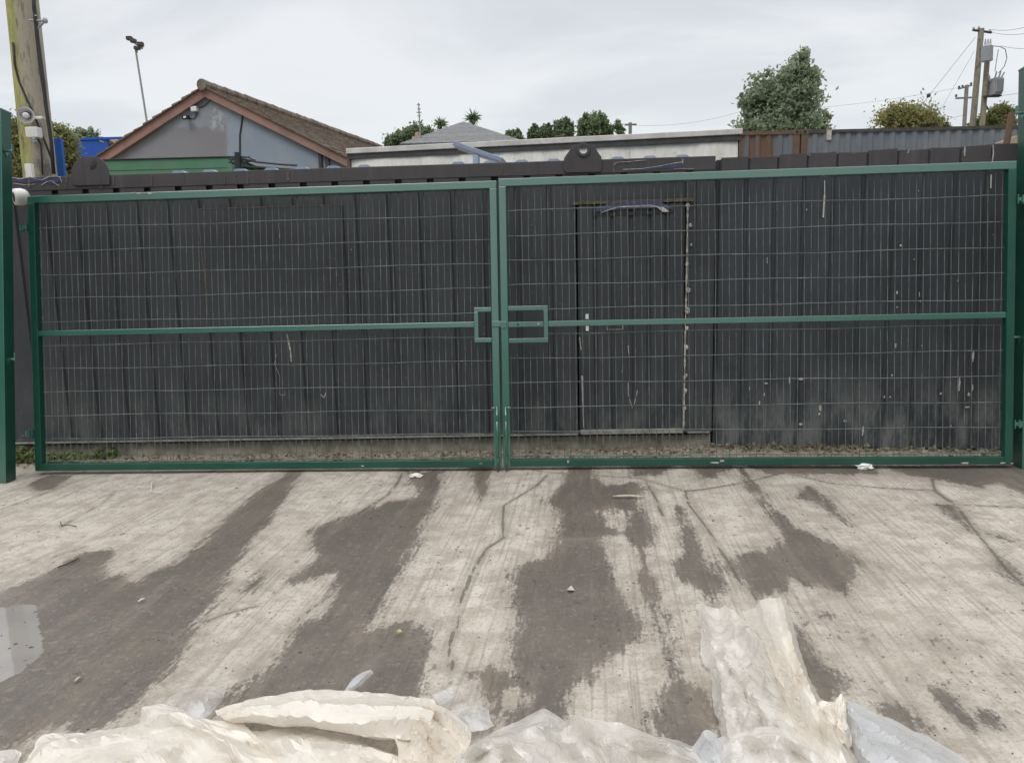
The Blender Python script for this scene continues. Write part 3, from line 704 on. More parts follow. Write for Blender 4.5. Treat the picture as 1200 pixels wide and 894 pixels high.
# box body behind: roof with painted corrugations, ends, back
m = MB(); m.box(0.0, 0.05, 0.125, 2.4, ZB, ZT - 0.03); m.box(LL - 0.05, LL, 0.125, 2.4, ZB, ZT - 0.03); m.box(0.05, LL - 0.05, 2.34, 2.4, ZB, ZT - 0.03); m.box(0.05, LL - 0.05, 0.125, 2.34, ZB, ZB + 0.1)
m.build('shell', M['blackA'], rootL)
m = MB(); m.box(0.03, LL - 0.03, 0.105, 2.38, ZT - 0.028, ZT - 0.004)
x = lq(QL, 318, 198, 0.14).x % 0.278
i = 0
while x < LL - 0.1:
    if x > 1.9 and not (3.95 < x < 4.25):
        pr = [(x - 0.072, ZT - 0.01), (x - 0.055, ZT + 0.020), (x - 0.035, ZT + 0.034), (x + 0.035, ZT + 0.034), (x + 0.055, ZT + 0.020), (x + 0.072, ZT - 0.01)]
        vs = [(p, y, q) for y in (0.115, 2.37) for (p, q) in pr]; n = len(pr)
        m.add(vs, [tuple(range(n)), tuple(range(2 * n - 1, n - 1, -1))] + [(k, k + n, (k + 1) % n + n, (k + 1) % n) for k in range(n)])
    x += 0.278; i += 1
m.build('roof', M['roofblue'], rootL)
# lifting lugs
def ring_plate(outline, c, r, y0, y1, n=48):
    """plate with round hole: outline is a polygon (x,z), star-shaped about c"""
    pts = []
    for k in range(n):
        th = 2 * pi * k / n; d = Vector((cos(th), sin(th))); best = None
        for i in range(len(outline)):
            a = Vector(outline[i]) - Vector(c); b = Vector(outline[(i + 1) % len(outline)]) - Vector(c); e = b - a
            den = d.x * e.y - d.y * e.x
            if abs(den) < 1e-9: continue
            t_ = (a.x * e.y - a.y * e.x) / den; u = (a.x * d.y - a.y * d.x) / den
            if t_ > 0 and -1e-6 <= u <= 1 + 1e-6 and (best is None or t_ < best): best = t_
        pts.append((c[0] + d.x * best, c[1] + d.y * best))
    inn = [(c[0] + r * cos(2 * pi * k / n), c[1] + r * sin(2 * pi * k / n)) for k in range(n)]
    vs = [(p, y0, q) for p, q in pts] + [(p, y0, q) for p, q in inn] + [(p, y1, q) for p, q in pts] + [(p, y1, q) for p, q in inn]
    fs = []
    for k in range(n):
        j = (k + 1) % n
        fs += [(k, j, n + j, n + k), (2 * n + j, 2 * n + k, 3 * n + k, 3 * n + j), (j, k, 2 * n + k, 2 * n + j), (n + k, n + j, 3 * n + j, 3 * n + k)]
    return vs, fs
# left lug: half-round
a = lq(QL, 87, 218); b = lq(QL, 130, 216.5); tp = lq(QL, 109, 183.5).z
cx = (a.x + b.x) / 2; hw = (b.x - a.x) / 2; zb = a.z
zr = ZT + 0.0
out = [(cx - hw, zb), (cx + hw, zb), (cx + hw, zr)] + [(cx + hw * cos(u) ** 0.8, zr + (tp - zr) * sin(u) ** 0.85) for u in [pi / 2 * k / 9 for k in range(1, 9)]] + [(cx, tp)] + [(cx - hw * cos(u) ** 0.8, zr + (tp - zr) * sin(u) ** 0.85) for u in [pi / 2 * k / 9 for k in range(8, 0, -1)]] + [(cx - hw, zr)]
hc = lq(QL, 108, 191.5)
vs, fs = ring_plate(out, (hc.x, hc.z), 0.034, -0.014, -0.001)
m = MB(); m.add(vs, fs); lg = m.build('lifting_lug', M['rail'], rootL, bevel=0.002)
m = MB(); m.tube([(hc.x, -0.022, hc.z), (hc.x, -0.0005, hc.z)], 0.045, 24); m.tube([(hc.x, -0.026, hc.z), (hc.x, -0.02, hc.z)], 0.03, 24)
m.build('lug_plug', M['darktrim'], lg, bevel=0.002)
a = lq(QL, 661, 203); b = lq(QL, 705, 201); tp = lq(QL, 684, 169.5).z; xl, xr = lq(QL, 672, 171).x, lq(QL, 695, 170).x
zm_ = lq(QL, 662, 186).z
out = [(a.x, a.z), (b.x, a.z), (b.x, zm_), (b.x - 0.03, zm_ + 0.04), (xr + 0.02, tp - 0.03), (xr, tp - 0.004), (xr - 0.03, tp), (xl + 0.03, tp), (xl, tp - 0.004), (xl - 0.02, tp - 0.03), (a.x + 0.03, zm_ + 0.04), (a.x, zm_)]
hc = lq(QL, 683.5, 176)
vs, fs = ring_plate(out, (hc.x, hc.z), 0.033, -0.014, -0.001)
m = MB(); m.add(vs, fs); lg = m.build('lifting_lug', M['rail'], rootL, bevel=0.002)
m = MB(); vs, fs = ring_plate([(hc.x + 0.058 * cos(k * pi / 12), hc.z + 0.058 * sin(k * pi / 12)) for k in range(24)], (hc.x, hc.z), 0.0335, -0.026, -0.0145)
m.add(vs, fs); m.build('lug_collar', M['rail'], lg, bevel=0.003)
# flat cover plate on the left part
p0 = lq(QL, 232, 245); p1 = lq(QL, 399, 240); p2 = lq(QL, 246, 386)
m = MB(); m.box(p0.x, p1.x, -0.003, 0.010, p2.z, (p0.z + p1.z) / 2); cp = m.build('cover_plate', M['blackA'], rootL, bevel=0.002)
m = MB(); m.box(p0.x, p1.x, -0.0055, -0.0028, (p0.z + p1.z) / 2 - 0.005, (p0.z + p1.z) / 2 + 0.004); m.build('top_edging', M['rustline'], cp)
m = MB(); m.box(p1.x + .001, p1.x + .016, -0.001, 0.008, p2.z, (p0.z + p1.z) / 2 - .006); m.build('edge_shadow_strip', M['blackplastic'], cp)  # black strip painted in as the shadow along the plate's right edge
m = MB(); m.box(p0.x - .006, p0.x - .001, -0.002, 0.008, p2.z + .3, (p0.z + p1.z) / 2 - .006); m.build('side_edging', M['rustline'], cp)
for zq in (0.35, 0.7, 1.05):
    pass
# door
zt = lq(QL, 740, 240).z; zbm = lq(QL, 740, 505).z
droot = None
m = MB(); corr(m, dl + 0.015, dr - 0.012, zbm, zt, 0.155, -0.012, 0.003, 0.112, 0.013, off=dl + 0.03, back=0.05)
door = m.build('door', M['blackA'], rootL)
m = MB(); m.box(dl - 0.03, dr + 0.06, -0.018, 0.004, zt + 0.012, zt + 0.04); m.build('lintel', M['rustline'], door)
m = MB(); m.box(dl + 0.02, dr - 0.02, -0.034, -0.011, zbm - 0.02, zbm + 0.022); m.build('door_sill', M['sill'], door, bevel=0.003)
def lumpy_line(m, pts, w, yy, seedv, gap=0.25):
    r = random.Random(seedv); n = 60
    for i in range(n):
        u = i / n
        k = u * (len(pts) - 1); a_ = Vector(pts[int(k)]); b_ = Vector(pts[min(int(k) + 1, len(pts) - 1)]); p = a_.lerp(b_, k - int(k))
        q_ = (k + (len(pts) - 1) / n); a2 = Vector(pts[min(int(q_), len(pts) - 1)]); b2 = Vector(pts[min(int(q_) + 1, len(pts) - 1)]); p2_ = a2.lerp(b2, q_ - int(q_))
        if r.random() < gap: continue
        ww = w * r.uniform(0.35, 1.2)
        m.box(p.x - ww, p.x + ww, yy, yy + 0.004 * r.uniform(0.6, 1.4), min(p.y, p2_.y) - .001, max(p.y, p2_.y) + .001)
m = MB(); q = [lq(QL, *s) for s in ((806, 238), (805, 300), (803, 380), (802, 440), (801, 504))]
lumpy_line(m, [(v.x, v.z) for v in q], 0.007, -0.006, 5, 0.0)
for (sx, sy, r) in ((806, 241, .022), (809, 264, .016), (810, 287, .011), (805, 310, .019), (806, 340, .024), (805, 364, .028), (805, 385, .020), (804, 407, .022), (804, 440, .016), (803, 458, .02), (802, 478, .018), (801, 495, .016)):
    v = lq(QL, sx, sy); rr = random.Random(sx * sy)
    mq = MB(); mq.ball((v.x, -0.004, v.z), r * 0.8, 0.006, r, 9, 6, 0.3); mq.build('filler_blob', M['caulk'], door)
m.build('weld_filler', M['caulk'], door)
m = MB(); v = lq(QL, 688, 372); w = lq(QL, 688, 385); m.box(v.x - 0.013, v.x + 0.013, -0.022, -0.012, w.z - 0.02, w.z + 0.022); m.build('keyhole_plate', M['whiteplastic'], door, bevel=0.002); m = MB(); m.box(v.x - 0.015, v.x + 0.015, -0.022, -0.012, v.z - 0.015, v.z + 0.03)
m.build('lock_plate', M['whiteplastic'], door, bevel=0.002)
m = MB(); a = lq(QL, 711, 380); b = lq(QL, 730, 386)
for (x0, x1, z0, z1) in ((a.x, b.x, a.z - 0.004, a.z), (a.x, b.x, b.z, b.z + 0.004), (a.x, a.x + 0.004, b.z + .004, a.z - .004), (b.x - 0.004, b.x, b.z + .004, a.z - .004)): m.box(x0, x1, -0.016, -0.0125, z0, z1)
m.build('letter_slot', M['caulk'], door)
# peeled blue film hanging under the lintel
def ribbon(m, pts, wids, n_=(0, -1, 0)):
    vs = []; fs = []
    for (p, w_) in zip(pts, wids): p = Vector(p); vs += [p + Vector((0, 0, w_ / 2)), p - Vector((0, 0, w_ / 2)), p - Vector((0, 0, w_ / 2)) + Vector((0, 0.003, 0)), p + Vector((0, 0, w_ / 2)) + Vector((0, 0.003, 0))]
    for i in range(len(pts) - 1):
        a = 4 * i; fs += [(a, a + 1, a + 5, a + 4), (a + 1, a + 2, a + 6, a + 5), (a + 2, a + 3, a + 7, a + 6), (a + 3, a, a + 4, a + 7)]
    m.add(vs, fs)
m = MB(); q = [lq(QL, *s) for s in ((698, 247), (712, 243), (740, 241), (770, 240), (786, 244))]
ribbon(m, [(v.x, -0.022, v.z) for v in q], [0.02, 0.055, 0.06, 0.06, 0.02]); m.build('blue_paint_strip', M['bluepaint'], door)
m = MB(); q = [lq(QL, *s) for s in ((704, 249.5), (714, 246), (726, 242.7), (745, 241.8), (762, 241), (770, 243), (776, 246), (783, 248))]
ribbon(m, [(v.x, -0.03, v.z) for v in q], [0.004, 0.008, 0.007, 0.005, 0.006, 0.012, 0.04, 0.012]); m.build('peeling_film', M['whitepaint'], door)
m = MB(); q = [lq(QL, *s) for s in ((694, 252), (720, 251), (750, 250), (775, 249), (790, 248))]
ribbon(m, [(v.x, -0.016, v.z) for v in q], [0.02, 0.03, 0.032, 0.03, 0.02]); m.build('dark_gap_strip', M['blackplastic'], door)
# blue scrape on the top rail
m = MB(); q = [lq(QL, *s) for s in ((752, 200), (770, 197), (785, 195), (799, 193))]
ribbon(m, [(v.x, -0.004, v.z) for v in q], [0.004, 0.016, 0.03, 0.055]); m.build('blue_scrape', M['bluepaint'], rootL); m = MB()
q = [lq(QL, *s) for s in ((15, 211), (30, 212), (45, 211), (60, 213), (72, 210))]
ribbon(m, [(v.x, -0.004, v.z) for v in q], [0.02, 0.04, 0.03, 0.045, 0.03]); m.build('blue_scrape', M['bluepaint'], rootL)
m = ('white_scuff', M['whitepaint'], rootL)
def scratch(spec, Q, pts, w, yy=-0.0065, mw=1.0):
    m = MB()
    q = [lq(Q, *s) for s in pts]
    for i in range(len(q) - 1):
        a, b = q[i], q[i + 1]; d = Vector((b.x - a.x, 0, b.z - a.z)); d.normalize(); nn = Vector((-d.z, 0, d.x)) * w * (0.6 + 0.8 * random.random())
        a_ = Vector((a.x, yy, a.z)); b_ = Vector((b.x, yy, b.z)); e = Vector((0, 0.002, 0))
        m.add([a_ - nn, b_ - nn, b_ + nn, a_ + nn, a_ - nn + e, b_ - nn + e, b_ + nn + e, a_ + nn + e], [(0, 1, 2, 3), (7, 6, 5, 4), (0, 4, 5, 1), (1, 5, 6, 2), (2, 6, 7, 3), (3, 7, 4, 0)])
    m.build(spec[0], spec[1], spec[2], fix=False)
scratch(m, QL, [(14, 208), (24, 210), (36, 207.5), (43, 210), (50, 211), (58, 207), (66, 206.5), (71, 208), (73, 214)], 0.0022)
scratch(m, QL, [(16, 215), (30, 217), (42, 216)], 0.002); scratch(m, QL, [(49, 217), (56, 213), (62, 212), (66, 216), (62, 214), (70, 218)], 0.002)
scratch(m, QL, [(719, 194), (723, 190.5), (735, 190), (744, 189), (757, 188)], 0.0018); scratch(m, QL, [(730, 199), (752, 198), (772, 195), (790, 191.5), (800, 190)], 0.0026); scratch(m, QL, [(800, 186), (800, 192)], 0.002)
scratch(m, QL, [(789, 198), (813, 198)], 0.0015)
for s in [[(324, 383), (339, 425)], [(319, 427), (335, 461), (338, 460)], [(236, 262), (240, 330), (244, 368)], [(734, 408), (735, 424)], [(736, 462), (740, 478)], [(741, 470), (746, 460)]]:
    pass
scratch(m, QL, [(324, 415), (322, 427), (328, 440), (328, 462), (334, 463), (334, 458)], 0.0012); scratch(('dust_smear', M['caulk'], rootL), QL, [(336, 392), (338, 402), (340, 412), (341, 424)], 0.006, 0.009); scratch(m, QL, [(376, 462), (380, 466), (382, 460)], 0.003)
scratch(('dust_smear', M['drip'], rootL), QL, [(233, 262), (235, 275), (237, 300), (240, 318), (241, 335), (243, 345), (244, 372)], 0.004)
scratch(m, QL, [(327, 262), (328, 280)], 0.003); scratch(m, QL, [(694, 480), (682, 440), (683, 470), (684, 500)][1:], 0.006, -0.0145)
scratch(m, QL, [(679, 395), (681, 410)], 0.003, -0.0145); scratch(m, QL, [(736, 405), (737, 417)], 0.003, -0.0145); scratch(m, QL, [(736, 447), (736, 462), (741, 478)], 0.0025, -0.0145); scratch(m, QL, [(747, 457), (743, 473)], 0.003, -0.0145)
m = ('rust_drip', M['drip'], rootL)
for px in (35, 78, 99, 119, 133, 178, 215, 263, 276, 290, 291, 338, 403, 588, 664, 694, 720):
    z1 = random.choice((0, 0, 4)); yt = 207 - (px - 60) * 0.028
    scratch(m, QL, [(px, yt + z1), (px + random.uniform(-1, 1), yt + 7), (px + random.uniform(-1, 1), yt + random.uniform(11, 16))], random.uniform(0.003, 0.008), -0.0045)
# white round fitting on the left end
rp = lq(QL, 25, 231, -0.1); hp_ = QL @ rp
m = MB(); ax = Vector((0.72, 0.69, 0.05)).normalized()
rt = empty('wall_lamp', loc=hp_); tag(rt, 'small white round plastic lamp on the black container between left post and gate leaf', 'lamp')
prof = [(-0.055, 0.068), (-0.03, 0.072), (0.0, 0.074), (0.03, 0.066), (0.05, 0.05), (0.062, 0.025), (0.066, 0.004)]
m.tube([ax * a_ for a_, r_ in prof], [r_ for a_, r_ in prof], 24); m.build('housing', M['whiteplastic'], rt, smooth=True)
m = MB(); m.tube([ax * -0.0585, ax * -0.05], 0.04, 20); m.build('lens', M['blackplastic'], rt)
m = MB(); m.tube([Vector((0, 0.05, 0)), Vector((0, 0.115, 0))], 0.02, 12); m.build('bracket', M['whiteplastic'], rt)

# concrete sleeper under the left container
Qs, Ls = frame_from(QL @ Vector((0.0, 0.05, 0)), QL @ Vector((LL, 0.05, 0)))
m = MB(); n = 60; r = random.Random(2)
vs = []; fs = []
for i in range(n + 1):
    x = -0.3 + (Ls + 0.3) * i / n; j = lambda s_: mn.noise(Vector((x * 3, s_, 0))) * 0.01
    vs += [(x, 0.0 + j(1), -0.03), (x, 0.01 + j(2), 0.115 + j(3)), (x, 0.3, 0.125), (x, 0.3, -0.03)]
for i in range(n):
    a = 4 * i; b = a + 4; fs += [(a, b, b + 1, a + 1), (a + 1, b + 1, b + 2, a + 2), (a + 2, b + 2, b + 3, a + 3), (a + 3, b + 3, b, a)]
fs += [(0, 1, 2, 3), (4 * n + 3, 4 * n + 2, 4 * n + 1, 4 * n)]
m.add(vs, fs); o = m.build('concrete_sleeper', M['concretebeam']); o.matrix_world = Qs
tag(o, 'long low weathered concrete beam under the longer black container', 'concrete beam')

# right container
d0 = Vector((1.80, 6.53, 0)); d1 = Vector((4.12, 6.143, 0)); dd = (d1 - d0).normalized()
QR, _ = frame_from(d0, d0 + dd * 6.05)
LR = 6.05
rootR = empty('black_container', QR); tag(rootR, 'streaky black container with narrow ribs and white flecks, behind the right gate leaf', 'container', 'black containers behind the gate')
ZRT, ZRB = 2.533, 0.015
m = MB(); corr(m, 0.0, LR, ZRB, ZRT - 0.02, 0.236, 0.0, 0.014, 0.196, 0.013, off=0.03)
m.build('wall_panel', M['blackB'], rootR)
m = MB(); r = random.Random(9); x = 0.03
while x < LR:
    x2 = min(x + 0.236, LR); tj = r.uniform(-0.014, 0.004); tk = tj + r.uniform(-0.008, 0.008)
    m.prism([(x + 0.008, ZRT - 0.17), (x2 - 0.008, ZRT - 0.17), (x2 - 0.008, ZRT + tk), (x + 0.5 * (x2 - x), ZRT + (tj + tk) / 2 - r.uniform(0, 0.006)), (x + 0.008, ZRT + tj)], 1, -0.007 - r.uniform(0, 0.003), 0.05); x = x2
m.build('top_rail', M['rail'], rootR)
m = MB(); m.box(0.0, 0.04, 0.125, 2.4, ZRB, ZRT - 0.03); m.box(LR - 0.04, LR, 0.125, 2.4, ZRB, ZRT - 0.03); m.box(0.04, LR - 0.04, 2.34, 2.4, ZRB, ZRT - 0.03); m.box(0.04, LR - 0.04, 0.125, 2.34, ZRT - 0.05, ZRT - 0.03)
m.build('shell', M['blackB'], rootR)
m = ('white_scratch', M['whitepaint'], rootR)
scratch(m, QR, [(966, 212), (966, 228), (965, 244), (964.5, 255)], 0.0045, -0.009); scratch(m, QR, [(1130, 172), (1130, 180)], 0.004, -0.0115); scratch(m, QR, [(1163, 170), (1163.5, 180), (1162, 190)], 0.004, -0.0115)
scratch(m, QR, [(1161, 205), (1160.5, 221)], 0.005, -0.009); scratch(m, QR, [(1129, 178), (1130, 183)], 0.004, -0.0115); scratch(m, QR, [(1063, 180), (1065, 176)], 0.004, -0.0115)
r = random.Random(21)
for (px, py, w_, h_) in ((925, 446, 2, 9), (938, 444, 5, 3), (895, 462, 2, 5), (890, 472, 2, 5), (898, 449, 5, 2), (1011, 505, 2, 12), (1036, 465, 2, 3), (1043, 465, 2, 2), (1102, 461, 2, 3), (1135, 462, 3, 4), (1133, 477, 6, 2), (1140, 418, 2, 12), (1049, 405, 3, 5), (1045, 440, 2, 3), (1051, 343, 2, 4), (1077, 345, 1, 6), (1078, 353, 2, 2), (1124, 450, 2, 16), (990, 493, 4, 2), (938, 497, 4, 3), (960, 485, 3, 3), (961, 478, 3, 8), (1105, 540, 2, 2), (1059, 498, 1, 2), (1122, 329, 1, 2), (899, 305, 1, 8), (1055, 288, 2, 3), (1071, 304, 1, 2), (945, 246, 1, 2), (1076, 224, 1, 2), (1139, 455, 2, 9), (1114, 499, 1, 3), (1051, 360, 2, 2), (1080, 405, 1, 2), (878, 455, 1, 4)):
    v = lq(QR, px, py); sx = w_ / 141 / 2; sz = h_ / 141 / 2
    m = MB(); m.ball((v.x, -0.006, v.z), sx, 0.003, sz, 7, 5, 0.35); m.build('white_fleck', M['whitepaint'], rootR, fix=False)
m = ('rust_drip', M['drip'], rootR)
for (px) in (880, 902, 912, 948, 1000, 1090):
    yt = 184 - (px - 841) * 0.042; scratch(m, QR, [(px, yt + 1), (px + .6, yt + 4)], 0.009, -0.0115)

# ------------------------------------------------------------------ rubble, litter, weeds along the containers
def edge_pt(px, py): return G(px, py)
rr = random.Random(5)
m = MB()
for i in range(420):
    px = rr.uniform(25, 1185)
    if px < 835: v = QL @ Vector(((px - 15) / 820 * LL, rr.uniform(-0.30, -0.0), 0))
    else: v = QR @ Vector(((px - 838) / 348 * 2.35, -abs(rr.gauss(0, 0.09)) - 0.005, 0))
    s_ = rr.uniform(0.006, 0.024) * (1.5 if rr.random() < 0.08 else 1)
    m.ball((v.x, v.y, v.z + s_ * 0.3), s_ * rr.uniform(0.8, 1.6), s_, s_ * 0.6, 6, 4, 0.35)
o = m.build('rubble', M['stone'], fix=False); tag(o, 'small stones and rubble strewn on the soil strip below the containers', 'rubble', kind='stuff')
m = MB()
def leafquad(m, c, s_, rnd, flat=0.0, asp=1.6):
    d = Vector((rnd.gauss(0, 1), rnd.gauss(0, 1), rnd.gauss(0, 1) * (1 - flat))).normalized(); e = d.cross(Vector((rnd.gauss(0, 1) * (1 - flat), rnd.gauss(0, 1) * (1 - flat), rnd.gauss(0, 1) + flat * 3))).normalized()
    n_ = d.cross(e) * s_ * 0.25
    a = d * s_ * asp / 2; b = e * s_ / 2
    m.add([c - a, c + b - a * 0.1 + n_, c + a, c - b - a * 0.1 + n_], [(0, 1, 2, 3)])
for i in range(900):
    px = rr.uniform(25, 1185)
    if px < 835: v = QL @ Vector(((px - 15) / 820 * LL, rr.uniform(-0.34, 0.0), 0))
    else:
        v = QR @ Vector(((px - 838) / 348 * 2.35, -abs(rr.gauss(0, 0.07)) - 0.005, 0))
    leafquad(m, Vector((v.x, v.y, 0.008 + abs(rr.gauss(0, 0.012)))), rr.uniform(0.015, 0.04), rr, 0.5)
for i in range(200):   # heap of dead vine under the meeting of the two containers
    px = rr.gauss(935, 50)
    v = QR @ Vector(((px - 838) / 348 * 2.35, -abs(rr.gauss(0, 0.09)) - 0.01, 0))
    leafquad(m, Vector((v.x, v.y, 0.01 + abs(rr.gauss(0, 0.018)))), rr.uniform(0.02, 0.045), rr, 0.3)
o = m.build('leaf_litter', M['litter'], fix=False); tag(o, 'dry leaves and litter blown against the foot of the black containers', 'leaf litter', kind='stuff')
def weed(px0, px1, h_, n, label, py=541):
    v0 = G(px0, py); v1 = G(px1, py); c = (v0 + v1) / 2; c.z = 0
    root = empty('weed', loc=c); tag(root, label, 'weed', 'weeds at the foot of the container')
    hw = (v1 - v0).length / 2; r_ = random.Random(px0)
    m = MB()
    for i in range(n):
        x = r_.uniform(-hw, hw); env = h_ * (0.45 + 0.55 * abs(mn.noise(Vector((x * 9, px0, 0)))) * 1.8)
        y = r_.uniform(-0.09, 0.12); z = r_.uniform(0.02, 1) ** 0.8 * env * (1 - 0.5 * (abs(x) / hw) ** 4)
        leafquad(m, Vector((x, y, z)), r_.uniform(0.022, 0.048), r_, 0.35, 1.5)
    m.build('leaves', M['weed'], root, fix=False)
    m = MB()
    for i in range(max(5, n // 22)):
        x = r_.uniform(-hw, hw) * 0.9; y = r_.uniform(-0.06, 0.08); hh = h_ * r_.uniform(0.4, 0.8)
        m.tube([(x, y, -0.01), (x + r_.uniform(-.02, .02), y, hh * .5), (x + r_.uniform(-.04, .04), y, hh)], 0.002, 4, caps=False)
    m.build('stems', M['weed'], root, fix=False)
weed(12, 42, 0.12, 230, 'leafy green weed between the left gate post and the gate')
weed(52, 96, 0.13, 330, 'wide leafy weed behind the bottom left corner of the gate')
weed(112, 134, 0.11, 120, 'small pale green weed just right of the wide leafy one', 537)

# ------------------------------------------------------------------ litter on the yard
def small(name, m, mat, label, cat, group=None, parent=None, **k):
    o = m.build(name, mat, parent, **k); tag(o, label, cat, group); return o
def crumple(px, py, sx, sy, sz, mat, name, label, cat, seed):
    c = G(px, py); r_ = random.Random(seed); bm = bmesh.new(); bmesh.ops.create_icosphere(bm, subdivisions=3, radius=1)
    for v in bm.verts:
        n_ = 1 + 0.45 * mn.noise(v.co * 2.2 + Vector((seed, 0, 0))) + 0.25 * mn.noise(v.co * 5 + Vector((0, seed, 0)))
        v.co = Vector((v.co.x * sx * n_, v.co.y * sy * n_, max(v.co.z * n_, -0.7) * sz))
    me = bpy.data.meshes.new(name); bm.to_mesh(me); bm.free(); me.materials.append(mat)
    o = bpy.data.objects.new(name, me); COL.objects.link(o); o.location = (c.x, c.y, sz * 0.7 + gz(c.x, c.y)); tag(o, label, cat); return o
crumple(1013, 549.5, 0.062, 0.035, 0.028, M['whiteplastic'], 'crumpled_cup', 'crushed white plastic cup on the concrete below the right gate leaf', 'cup', 4)
crumple(488, 559, 0.05, 0.03, 0.018, M['whiteplastic'], 'crumpled_tissue', 'crumpled white tissue on damp concrete below the left gate leaf', 'tissue', 9)
def stick(px, py, qx, qy, r_, mat, name, label, cat, bend=0.02, z=0.012):
    a, b = G(px, py), G(qx, qy); a.z = b.z = z + r_; mid = (a + b) / 2 + Vector((bend, bend * 0.5, 0.004)); m = MB()
    m.tube([a, (a + mid) / 2 + Vector((bend * .3, 0, 0)), mid, (b + mid) / 2, b], [r_ * .6, r_, r_, r_ * .9, r_ * .5], 7); small(name, m, mat, label, cat, smooth=True)
stick(68, 668, 93, 657, 0.006, M['twig'], 'twig', 'dark straight twig lying on the wet patch left', 'twig')
stick(718, 584.5, 757, 585.5, 0.008, M['palestick'], 'wood_splinter', 'pale wood splinter on the wet patch below the slide bolt', 'splinter', 0.01)
stick(162, 709, 171, 705, 0.006, M['palestick'], 'wood_splinter', 'short white chip on the big wet patch left', 'splinter', 0.0)
stick(88, 803, 96, 797, 0.005, M['palestick'], 'wood_splinter', 'tiny pale chip on the wet concrete near the puddle', 'splinter', 0.0)
stick(0, 0, 0, 0, 0, M['twig'], 'x', 'x', 'x') if False else None
m = MB(); q = [G(*s) for s in ((71, 614), (73, 619), (80, 617.5), (90, 619.5))]; m.tube([Vector((v.x, v.y, 0.016)) for v in q], 0.003, 6); small('twig', m, M['twig'], 'small hooked twig on dry concrete near the left gate post', 'twig', smooth=True)
m = MB(); q = [G(*s) for s in ((198, 560), (188, 565), (178, 567.5), (177, 578), (190, 579.5))]; m.tube([Vector((v.x, v.y, 0.014)) for v in q], 0.0035, 6); small('bent_wire', m, M['alu'], 'bent pale wire offcut lying below the left gate leaf', 'wire', smooth=True)
m = MB(); c_ = G(468, 743); leafquad(m, Vector((c_.x, c_.y, 0.02)), 0.028, random.Random(3), 0.9, 1.3); small('fallen_leaf', m, M['yellowleaf'], 'small yellow leaf on the dark wet patch above the plastic', 'leaf', fix=False)
m = MB(); c_ = G(669, 693); leafquad(m, Vector((c_.x, c_.y, 0.02)), 0.04, random.Random(8), 0.9, 1.3); small('fallen_leaf', m, M['palestick'], 'small white leaf on the central wet patch', 'leaf', fix=False)
m = MB(); r_ = random.Random(31)
for i in range(900):
    x = r_.uniform(-3.6, 3.6); y = r_.uniform(2.2, 5.8); s_ = r_.uniform(0.0015, 0.004) * (1.9 if r_.random() < 0.03 else 1)
    m.ball((x, y, gz(x, y) + s_ * 0.4), s_ * r_.uniform(0.8, 1.6), s_, s_ * 0.7, 6, 4, 0.3)
for i in range(20):
    p = G(r_.uniform(-4, 48), r_.uniform(714, 785)); s_ = r_.uniform(0.002, 0.007)
    if r_.random() < 0.45: continue
    m.ball((p.x, p.y, 0.003), s_ * r_.uniform(0.8, 2.0), s_, s_ * 0.35, 6, 4, 0.3)
o = m.build('grit', M['grit'], fix=False); tag(o, 'fine grit and crumbs scattered over the concrete yard', 'grit', kind='stuff')

# ------------------------------------------------------------------ background
def tree(name, label, cat, group, Yd, blobs, n, leaf, mat, trunk_px=None, spiky=False, twigs=0, seed=1, clump=0.16):
    r_ = random.Random(seed); k = Yd / FPX
    bx, by = (trunk_px or (blobs[0][0], 200))
    base = P(bx, by, Yd); root = empty(name, loc=(base.x, base.y, 0)); tag(root, label, cat, group)
    B = root.location
    cs = []
    for (cx, cy, rx, ry) in blobs:
        c_ = P(cx, cy, Yd) - B; cs.append((c_, rx * k, ry * k))
    tot = sum(a[1] * a[2] for a in cs); m = MB(); tips = []
    for (c_, rx, rz) in cs:
        nb = max(8, int(n * rx * rz / tot / 34)); dep = rx * 0.85
        for i in range(nb):
            d = Vector((r_.gauss(0, 1), r_.gauss(0, 1), r_.gauss(0, 1))).normalized() * (r_.random() ** 0.42)
            bump_ = 1 + 0.5 * mn.noise(d * 2.6 + Vector((seed, 0, 0)))
            q = c_ + Vector((d.x * rx, d.y * dep, d.z * rz)) * bump_; tips.append(q)
            sg = clump * (rx + rz) / 2 * r_.uniform(0.6, 1.25)
            for j in range(34):
                w = q + Vector((r_.gauss(0, sg), r_.gauss(0, sg), r_.gauss(0, sg * (1.5 if spiky else 0.9))))
                leafquad(m, w, leaf * r_.uniform(0.6, 1.3), r_, 0.0, 1.9)
    m.build('crown', mat, root, fix=False)
    m = MB(); c_, rx, rz = cs[0]; r0 = max(0.05, rx * 0.07)
    top = c_ + Vector((0, 0, rz * 0.2)); m.tube([(0, 0, -0.1), (c_.x * 0.3, 0, top.z * 0.4), (c_.x * 0.8, c_.y, top.z * 0.75), top], [r0 * 1.4, r0, r0 * 0.7, r0 * 0.3], 8)
    for q in r_.sample(tips, min(26, len(tips))):
        s0 = Vector((c_.x * 0.8, c_.y, min(q.z, top.z) * r_.uniform(0.6, 0.85))); m.tube([s0, (s0 + q) / 2 + Vector((0, 0, -0.04 * rz)), q], [r0 * 0.35, r0 * 0.22, r0 * 0.08], 5)
    for i in range(twigs):
        q = r_.choice(tips); q2 = q + Vector((r_.gauss(0, .35) * rx, r_.gauss(0, .3) * rx, abs(r_.gauss(0, .4)) * rz)); m.tube([q, (q + q2) / 2 + Vector((0.04 * rx, 0, 0)), q2], [r0 * .1, r0 * .07, r0 * .03], 4)
    m.build('trunk', M['branch'], root, fix=False); return root
